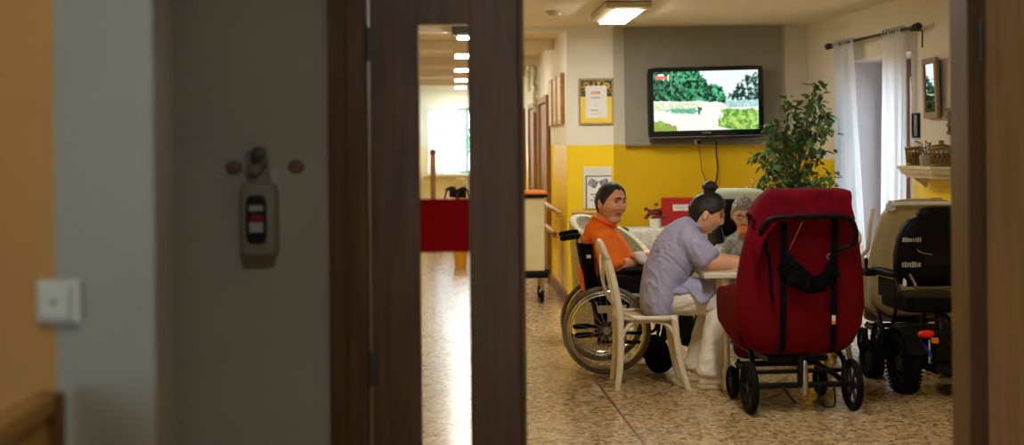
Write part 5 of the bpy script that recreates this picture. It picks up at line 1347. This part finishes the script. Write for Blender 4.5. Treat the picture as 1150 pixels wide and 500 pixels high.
# ---------------------------------------------------------------- the man in the wheelchair
YM = 9.285
def man():
    t = thing('person', 'dark-haired man in orange polo shirt seated in wheelchair, looking over', 'person', (.66, YM, .53)); O = t.location.copy()
    Lc = lambda x, y, z: V(x, y, z) - O
    sk = skin_mat('ruddy_skin', hexc(236,172,136), hexc(214,140,108)); st = mat('stubble_skin', hexc(196,144,116), .6, col2=hexc(220,158,124), scale=60)
    body = MB(); P = dict(wide=1.10, jaw=.08, cheek=1.7, chin=.8, nose=1.25)
    hd = frame(Lc(.683, YM-.045, 1.150), (.60,-.79,-.05), (.03,.05,1), 1.13)
    head_solid(body, hd, P)
    body.ell(hd @ V(.028,0,-.098), (.052,.060,.036), nu=18, nv=10)       # soft underside of the chin
    body.oval([(Lc(.600,YM,.925), .085,.075), (Lc(.622,YM-.005,1.00), .074,.070), (Lc(.655,YM-.02,1.08), .068,.066)], side=(0,1,0))
    # trunk
    body.oval([(Lc(.640,YM,.535), .190,.150), (Lc(.655,YM,.62), .205,.185), (Lc(.650,YM,.72), .205,.180), (Lc(.630,YM,.83), .195,.145), (Lc(.605,YM,.92), .170,.110), (Lc(.605,YM,.975), .09,.075)], side=(0,1,0))
    arms = {}
    for s_ in (-1,1):
        sh = Lc(.610, YM+s_*.185, .912); el = Lc(.672 if s_ < 0 else .70, YM+s_*.245, .728); wr = Lc(.885 if s_ < 0 else .900, YM+s_*(.135 if s_ < 0 else .10), .760 if s_ < 0 else .775)
        body.caps_tube([sh, lerp(sh,el,.5), el], [.062,.052,.044], 16)
        body.caps_tube([el, lerp(el,wr,.35), lerp(el,wr,.7), wr], [.044,.043,.034,.027], 16)
        hand(body, wr, (1,-s_*.35,.10 if s_ < 0 else .2), (0,s_*(-.55),.8), (-1 if s_ < 0 else 1)*-1, .55, 1.0)
        arms[s_] = (sh, el, wr)
        hp = Lc(.680, YM+s_*.10, .60); kn = Lc(1.10, YM+s_*.13, .60); an = Lc(1.205, YM+s_*.13, .245)
        body.caps_tube([hp, lerp(hp,kn,.5), kn], [.088,.078,.058], 18); body.caps_tube([kn, lerp(kn,an,.35), an], [.056,.055,.038], 16)
        body.caps_tube([an+V(-.03,0,-.035), an+V(.06,0,-.045), an+V(.14,0,-.050)], [.034,.036,.028], 14)
    hinv = hd.inverted()
    def paint(c):
        q = hinv @ c
        if abs(q.y) < .085 and -.135 < q.z < -.028 and q.x > .01 and q.z < -.02 - .3*max(0,.06-q.x) and not (abs(q.z+.061) < .010 and abs(q.y) < .022): 
            return 1 if q.z < -.036 or abs(q.y) > .03 else 0
        if q.x > .06 and abs(q.z+.061) < .010 and abs(q.y) < .024: return 2
        return 0
    bo = remesh(body, 'body', [sk, st, mat('lip_skin', hexc(150,84,72), .45)], t, .0042, 3, paint)
    cov = lambda az, z: (z - (.080 + .010*math.sin(min(1,az/.6)*PI) if az < .6 else lerp(.080,.034,(az-.6)/.5) if az < 1.1 else lerp(.030,-.018,(az-1.1)/.25) if az < 1.35 else -.002 if az < 1.72 else lerp(-.002,-.072,min(1,(az-1.72)/.5))))
    hair_shell('hair', hd, P, .011, cov, M_hairb, t, .002, 3)
    face_bits(hd, P, t, M_iris, M_hairb, mat('eyelid_skin', hexc(150,96,72), .5), (1,-.25,0), .0052)
    # polo shirt
    sM = mat('orange_cotton', hexc(255,118,10), .8, var=.06, scale=14, bump=.25, bscale=40)
    s = MB()
    s.oval([(Lc(.640,YM,.555), .212,.180), (Lc(.662,YM,.63), .226,.212), (Lc(.655,YM,.72), .224,.204), (Lc(.634,YM,.83), .216,.166), (Lc(.610,YM,.925), .190,.130), (Lc(.608,YM,.985), .118,.098), (Lc(.622,YM-.005,1.015), .088,.082)], side=(0,1,0))
    for s_ in (-1,1):
        sh, el, wr = arms[s_]; e2 = lerp(sh, el, .97)
        s.ell(sh+V(0,0,.004), (.084,.082,.084)); s.oval([(sh+V(-.01,-s_*.05,.022), .080,.080), (lerp(sh,el,.3), .083,.080), (lerp(sh,el,.7), .084,.076), (e2, .092,.076)], side=(1,0,.3), n=22)
        p0 = Lc(rnd.uniform(.56,.74), YM-.19-rnd.random()*.03, rnd.uniform(.62,.86)); p1 = p0 + V(rnd.uniform(-.05,.10), .01, -rnd.uniform(.06,.14)); s.caps_tube([p0, lerp(p0,p1,.5)+V(0,-.008,0), p1], [.010,.014,.008], 8)
    so = remesh(s, 'polo_shirt', sM, t, .0065, 4, wr=.006, wdir=(.5,0,-1), seed=2)
    x = MB(); ck = [Lc(.628+.070*math.cos(a_)+.012, YM-.01+.088*math.sin(a_), 1.024-.034*math.cos(a_)) for a_ in [2*PI*q/28 for q in range(28)]]
    x.tube(ck, .021, 10, closed=True, flat=.5, up=(0,0,1)); x.build('collar', sM, t)
    # dark trousers and shoes
    tr_ = MB()
    for s_ in (-1,1):
        hp = Lc(.66, YM+s_*.10, .612); kn = Lc(1.10, YM+s_*.13, .605); an = Lc(1.200, YM+s_*.13, .265)
        tr_.caps_tube([hp, lerp(hp,kn,.5), kn], [.098,.088,.072], 18); tr_.caps_tube([kn, lerp(kn,an,.4), an], [.070,.068,.058], 16)
    remesh(tr_, 'trousers', mat('dark_trousers', hexc(30,30,36), .85, bump=.2), t, .008, 4)
    for s_ in (-1,1):
        x = MB(); x.oval([(Lc(1.165,YM+s_*.13,.212),.042,.040),(Lc(1.22,YM+s_*.13,.208),.046,.042),(Lc(1.29,YM+s_*.13,.200),.048,.032),(Lc(1.335,YM+s_*.13,.196),.036,.022)], side=(0,1,0)); x.build('shoe', M_black, t)
    return t
man()
cloth = MB(); rr = random.Random(6)
for k in range(7): cloth.ell((rr.gauss(0,.022), rr.gauss(0,.03), .012+rr.gauss(0,.010)), (.055,.05,.030), rot=(rr.gauss(0,.4),rr.gauss(0,.4),0), nu=18, nv=10)
ct_ = thing('white_cloth', 'crumpled white cloth with pink edge on the lap of the seated man', 'cloth', (.862, YM-.165, .768))
remesh(cloth, 'cloth', [mat('white_cotton', hexc(226,218,210), .9, bump=.3), mat('pink_cotton', hexc(226,150,140), .9)], ct_, .006, 3, lambda c: 1 if c.x < -.035 and c.z > -.02 else 0)

# ---------------------------------------------------------------- the caregiver
YC = 8.665
def caregiver():
    t = thing('person', 'caregiver in lavender tunic and white trousers, black hair in a bun', 'person', (.93, YC, .47)); O = t.location.copy()
    Lc = lambda x, y, z: V(x, y, z) - O
    sk = skin_mat('tan_skin', hexc(234,180,140), hexc(214,154,114))
    body = MB(); P = dict(wide=1.02, jaw=.20, cheek=1.4, chin=.9, nose=1.0)
    hd = frame(Lc(1.262, YC-.015, 1.098), (.90,-.14,-.36), (.25,0,1), 1.08)
    head_solid(body, hd, P)
    body.oval([(Lc(1.125,YC,.985), .078,.070), (Lc(1.170,YC,1.020), .062,.060), (Lc(1.215,YC-.005,1.06), .058,.056)], side=(0,1,0))
    body.oval([(Lc(.945,YC,.52), .170,.080), (Lc(.960,YC,.60), .180,.105), (Lc(.993,YC,.70), .180,.122), (Lc(1.035,YC,.80), .180,.130), (Lc(1.085,YC,.90), .178,.115), (Lc(1.118,YC,.975), .135,.085), (Lc(1.125,YC,1.01), .08,.06)], side=(0,1,0))
    arms = {}
    for s_ in (-1,1):
        sh = Lc(1.135, YC+s_*.165, .935); el = Lc(1.265, YC+s_*.215, .795); wr = Lc(1.475, YC+s_*.15-.01, .790)
        body.caps_tube([sh, lerp(sh,el,.5), el], [.058,.052,.043], 16)
        body.caps_tube([el, lerp(el,wr,.3), lerp(el,wr,.7), wr], [.043,.044,.033,.026], 16)
        hand(body, wr, (1,-s_*.2,-.05), (0,s_*.35,.9), (-1 if s_ < 0 else 1)*-1, .45, .95)
        arms[s_] = (sh, el, wr)
        hp = Lc(.975, YC+s_*.095, .555); kn = Lc(1.335, YC+s_*.11, .545); an = Lc(1.245 if s_ < 0 else 1.20, YC+(-.185 if s_ < 0 else .105), .085)
        body.caps_tube([hp, lerp(hp,kn,.5), kn], [.080,.076,.056], 18); body.caps_tube([kn, lerp(kn,an,.35), an], [.054,.054,.036], 16)
        body.caps_tube([an+V(-.03,0,-.025), an+V(.06,0,-.035), an+V(.13,0,-.045)], [.034,.034,.024], 14)
    hinv = hd.inverted()
    def paint(c):
        q = hinv @ c
        return 1 if q.x > .06 and abs(q.z+.061) < .011 and abs(q.y) < .024 else 0
    remesh(body, 'body', [sk, mat('rosy_lips', hexc(168,84,76), .4)], t, .0042, 3, paint)
    cov = lambda az, z: (z - (lerp(.070,.058,az/.6) if az < .6 else lerp(.058,.030,(az-.6)/.5) if az < 1.1 else lerp(.030,.0,(az-1.1)/.3) if az < 1.4 else .012 if az < 1.75 else lerp(.012,-.070,min(1,(az-1.75)/.5))))
    hair = hair_shell('hair', hd, P, .017, cov, M_hairb, t, .003, 8)
    bun = MB(); bc_ = hd @ V(-.045,0,.158); bun.ell(bc_, (.047,.047,.043), nu=28, nv=18); bun.torus(bc_+V(0,0,.002), .034, .019, 'z', 30, 10); bun.torus(bc_+V(0,0,.018), .022, .017, 'z', 26, 10); bun.torus(bc_+V(-.005,0,-.032), .024, .014, 'z', 24, 8)
    bo = bun.build('bun', M_hairb, hair)
    x = MB(); rr = random.Random(3)
    for k in range(14):
        a_ = rr.uniform(0,6.3); p = bc_ + V(.045*math.cos(a_), .045*math.sin(a_), rr.uniform(-.02,.03)); x.tube([p, p+V(.012*math.cos(a_+.8), .012*math.sin(a_+.8), rr.uniform(0,.02))], .0012, 4)
    for k in range(10):
        az = rr.uniform(-1.5,-.3); p = hd @ V(.085*math.cos(az), .075*math.sin(az), rr.uniform(.04,.07)); x.tube([p, p+V(.006,-.004,-.02), p+V(.002,-.004,-.04)], .0011, 4)
    x.build('loose_strands', M_hairb, hair)
    face_bits(hd, P, t, M_iris, M_hairb, mat('eyelid_tan', hexc(176,122,92), .5), (1,0,-.5), .0034, .004, .0055)
    # tunic
    tM = mat('lavender_cotton', hexc(168,164,194), .85, var=.04, scale=10, bump=.2, bscale=60)
    s = MB()
    s.oval([(Lc(.938,YC,.478), .215,.108), (Lc(.944,YC,.54), .222,.124), (Lc(.962,YC,.62), .215,.138), (Lc(.995,YC,.71), .208,.150), (Lc(1.035,YC,.80), .206,.152), (Lc(1.075,YC,.885), .206,.150), (Lc(1.112,YC,.955), .190,.132), (Lc(1.140,YC,1.005), .135,.100), (Lc(1.160,YC,1.032), .085,.072)], side=(0,1,0), n=32)
    s.oval([(Lc(1.00,YC,.615), .210,.060), (Lc(1.08,YC,.615), .200,.052), (Lc(1.15,YC,.618), .18,.036)], side=(0,1,0), n=28)
    for s_ in (-1,1):
        sh, el, wr = arms[s_]; e2 = lerp(sh, el, .80)
        s.ell(sh+V(-.01,0,0), (.085,.075,.085)); s.oval([(sh+V(-.03,-s_*.05,.010), .082,.082), (lerp(sh,el,.25), .086,.082), (lerp(sh,el,.55), .083,.076), (e2, .084,.070)], side=(1,0,1), n=22)
    so = remesh(s, 'tunic', tM, t, .006, 4, wr=.0065, wdir=(.7,.1,-.8), seed=5)
    yf = YC-.224
    out_ = [(1.05,.665),(1.10,.635),(1.145,.585),(1.175,.545),(1.205,.54),(1.235,.568),(1.27,.60),(1.28,.63),(1.26,.66),(1.20,.69),(1.12,.70)]
    out_ = spline([V(a_,0,b_) for a_, b_ in out_], 4)
    fl_ = MB(); cen = V(1.17,0,.63); rings = []
    for q in (1,.75,.5,.25,.03):
        rings.append([(lambda p: Lc(p.x, yf + .010*math.sin(p.x*42) - .004*math.sin(p.z*60) + max(0,(p.z-.56))*.55 + max(0,p.z-.64)*.6, p.z))(cen + (p-cen)*q) for p in out_])
    fl_.loft(rings, caps=False); fo_ = fl_.build('tunic_flap', tM, t, angle=0); q_ = fo_.modifiers.new('t','SOLIDIFY'); q_.thickness = .008; q_.offset = 1
    # collar band
    x = MB(); ck = [Lc(1.155+.062*math.cos(a_)+.012, YC+.075*math.sin(a_), 1.036-.034*math.cos(a_)) for a_ in [2*PI*q/26 for q in range(26)]]
    x.tube(ck, .015, 10, closed=True, flat=.5, up=(0,0,1)); x.build('collar', tM, t)
    # white trousers
    wM = mat('white_trouser_cotton', hexc(232,222,204), .85, var=.04, bump=.25, bscale=50)
    w = MB()
    for s_ in (-1,1):
        hp = Lc(.985, YC+s_*.095, .560); kn = Lc(1.335, YC+s_*.112, .545); an = Lc(1.250 if s_ < 0 else 1.205, YC+(-.185 if s_ < 0 else .105), .105)
        w.caps_tube([hp, lerp(hp,kn,.5), kn], [.098,.098,.076], 20); w.caps_tube([kn, lerp(kn,an,.25)+V(-.008,0,0), lerp(kn,an,.6)+V(-.015,0,0)], [.076,.078,.074], 18)
        w.oval([(lerp(kn,an,.55), .074,.074), (lerp(kn,an,.8)+V(-.012,0,0), .072,.078), (an+V(-.012,0,-.012), .070,.082)], side=(0,1,0))
    w.ell(Lc(.960,YC,.555), (.09,.185,.080))
    remesh(w, 'trousers', wM, t, .0065, 3, wr=.005, wdir=(.9,0,.5), seed=9)
    for s_ in (-1,1):
        ax = 1.225 if s_ < 0 else 1.185; yy = YC+(-.185 if s_ < 0 else .105)
        x = MB(); x.oval([(Lc(ax-.035,yy,.050),.036,.034),(Lc(ax+.03,yy,.052),.040,.040),(Lc(ax+.10,yy,.050),.044,.034),(Lc(ax+.165,yy,.042),.040,.026),(Lc(ax+.20,yy,.036),.028,.018)], side=(0,1,0)); sh_ = x.build('shoe', mat('white_leather', hexc(226,214,190), .5) if s_ < 0 else bpy.data.materials['white_leather'], t)
        x = MB(); oc = [(ax-.07,0),(ax-.05,-.036),(ax+.02,-.040),(ax+.10,-.046),(ax+.18,-.040),(ax+.218,-.018),(ax+.218,.018),(ax+.18,.040),(ax+.10,.046),(ax+.02,.040),(ax-.05,.036)]
        x.slab([(px_-O.x, py_+yy-O.y) for px_, py_ in oc], .001-O.z, .026-O.z); x.build('sole', mat('tan_sole', hexc(206,186,146), .7) if s_ < 0 else bpy.data.materials['tan_sole'], sh_, smooth=False, bevel=.006)
    return t
caregiver()

# ---------------------------------------------------------------- the elderly woman across the table
def elder():
    YE = 10.15; XE = 1.755
    t = thing('person', 'grey-haired elderly woman with glasses in pale patterned top', 'person', (XE, YE, .56)); O = t.location.copy()
    Lc = lambda x, y, z: V(x, y, z) - O
    sk = skin_mat('pale_skin', hexc(240,190,160), hexc(222,164,134))
    body = MB(); P = dict(wide=1.0, jaw=.2, cheek=1.1, chin=1.0, nose=1.1)
    hd = frame(Lc(1.735, YE-.10, 1.020), (-.10,-.97,-.22), (0,-.1,1), 1.0)
    head_solid(body, hd, P)
    body.oval([(Lc(XE,YE,.80), .075,.065), (Lc(XE-.002,YE-.03,.87), .056,.055), (Lc(XE-.006,YE-.075,.95), .052,.052)], side=(1,0,0))
    body.oval([(Lc(XE,YE+.02,.58), .165,.115), (Lc(XE,YE+.02,.68), .17,.12), (Lc(XE,YE+.01,.77), .165,.10), (Lc(XE,YE,.83), .115,.07)], side=(1,0,0))
    for s_ in (-1,1):
        sh = Lc(XE+s_*.165, YE, .775); el = Lc(XE+s_*.215, YE-.17, .665); wr = Lc(XE+s_*.10, YE-.36, .700)
        body.caps_tube([sh, lerp(sh,el,.5), el], [.052,.046,.038], 14); body.caps_tube([el, lerp(el,wr,.5), wr], [.038,.034,.024], 14)
        hand(body, wr, (-s_*.4,-1,.2), (s_*.3,.1,.9), s_, .5, .9)
        hp = Lc(XE+s_*.09, YE-.02, .60); kn = Lc(XE+s_*.10, YE-.40, .585); an = Lc(XE+s_*.10, YE-.50, .22)
        body.caps_tube([hp, lerp(hp,kn,.5), kn], [.08,.07,.052], 14); body.caps_tube([kn, lerp(kn,an,.4), an], [.05,.048,.034], 14); body.caps_tube([an, an+V(0,-.13,-.04)], [.034,.026], 12)
    hinv = hd.inverted()
    remesh(body, 'body', [sk, mat('aged_lips', hexc(184,104,84), .4)], t, .0045, 3, lambda c: 1 if (hinv@c).x > .06 and abs((hinv@c).z+.061) < .010 and abs((hinv@c).y) < .022 else 0)
    cov = lambda az, z: (z - (.055 if az < .7 else lerp(.055,.02,(az-.7)/.7) if az < 1.4 else lerp(.02,-.06,min(1,(az-1.4)/.5))))
    hair_shell('hair', hd, P, .020, cov, M_hairg, t, .010, 5)
    face_bits(hd, P, t, M_iris, M_hairg, mat('eyelid_pale', hexc(176,124,100), .5), (1,0,-.1), .003)
    x = MB()
    for s_ in (-1,1):
        x.tube([hd @ V(.104, s_*(.031+.0215*math.cos(a_)), .010+.019*math.sin(a_)) for a_ in [2*PI*q/24 for q in range(24)]], .0024, 6, closed=True)
        x.tube([hd @ V(.103,s_*.052,.016), hd @ V(.05,s_*.080,.016), hd @ V(-.01,s_*.086,.012)], .0022, 6)
    x.tube([hd @ V(.105,-.010,.014), hd @ V(.108,0,.017), hd @ V(.105,.010,.014)], .0022, 6); x.build('glasses', mat('dark_spectacle_frame', hexc(50,30,24), .3), t)
    s = MB(); tM = mat('pale_grey_patterned_cotton', hexc(196,200,190), .85, col2=hexc(120,128,128), scale=34, bump=.2)
    s.oval([(Lc(XE,YE+.02,.585), .185,.135), (Lc(XE,YE+.02,.68), .19,.14), (Lc(XE,YE+.01,.77), .185,.12), (Lc(XE,YE,.835), .13,.085), (Lc(XE,YE-.012,.862), .08,.066)], side=(1,0,0))
    for s_ in (-1,1):
        sh = Lc(XE+s_*.165, YE, .775); el = Lc(XE+s_*.215, YE-.17, .665); wr = Lc(XE+s_*.10, YE-.36, .700)
        s.oval([(sh+V(-s_*.04,0,.015), .066,.066), (lerp(sh,el,.4), .068,.062), (lerp(sh,el,.9), .066,.058)], side=(0,0,1)); s.caps_tube([el, lerp(el,wr,.35)], [.052,.05], 14)
    remesh(s, 'top', tM, t, .007, 4, wr=.004)
    w = MB()
    for s_ in (-1,1):
        hp = Lc(XE+s_*.09, YE-.02, .60); kn = Lc(XE+s_*.10, YE-.40, .588); an = Lc(XE+s_*.10, YE-.50, .25)
        w.caps_tube([hp, lerp(hp,kn,.5), kn], [.092,.082,.066], 16); w.caps_tube([kn, an], [.064,.055], 16)
    remesh(w, 'skirt_trousers', mat('grey_trousers', hexc(90,92,98), .9), t, .009, 4)
    return hd, O
hdE, OE = elder()
cu = thing('orange_cup', 'small orange cup at the mouth of the elderly woman', 'cup', hdE @ V(.122,-.008,-.085) + OE); dq = hdE.to_3x3().normalized().to_4x4()
x = MB(); x.lathe([(0,0),(.022,0),(.030,.055),(.027,.055),(.020,.005),(0,.004)], Matrix.Translation((0,0,-.03)) @ dq @ Matrix.Rotation(-.7,4,'Y'), 20); x.build('beaker', mat('orange_cup_plastic', hexc(236,130,36), .4), cu)
# ================================================================== camera, sky, view
cd = bpy.data.cameras.new('camera'); cam = bpy.data.objects.new('camera', cd); COL.objects.link(cam)
cd.sensor_fit = 'HORIZONTAL'; cd.sensor_width = 36; cd.lens = 36*F/1150
cd.shift_y = (HZ-250)/1150
cd.clip_start = .05; cd.clip_end = 200
cam.matrix_world = Matrix.Translation((0,0,CAMZ)) @ Matrix.Rotation(PI/2, 4, 'X') @ Matrix.Rotation(-ROLL, 4, 'Z')
cd.dof.use_dof = True; cd.dof.focus_distance = 8.8; cd.dof.aperture_fstop = 2.1
SC.camera = cam
w = bpy.data.worlds.new('sky'); SC.world = w; w.use_nodes = True
bg = w.node_tree.nodes['Background']; bg.inputs[0].default_value = (.70, .86, 1.0, 1); bg.inputs[1].default_value = 7
SC.view_settings.view_transform = 'Standard'; SC.view_settings.look = 'None'
SC.view_settings.exposure = EXPOSURE; SC.view_settings.gamma = 1; SC.view_settings.use_curve_mapping = False
SC.cycles.max_bounces = 10; SC.cycles.diffuse_bounces = 5; SC.cycles.transparent_max_bounces = 12
SC.cycles.sample_clamp_indirect = 6
SC.cycles.caustics_refractive = False; SC.cycles.caustics_reflective = False
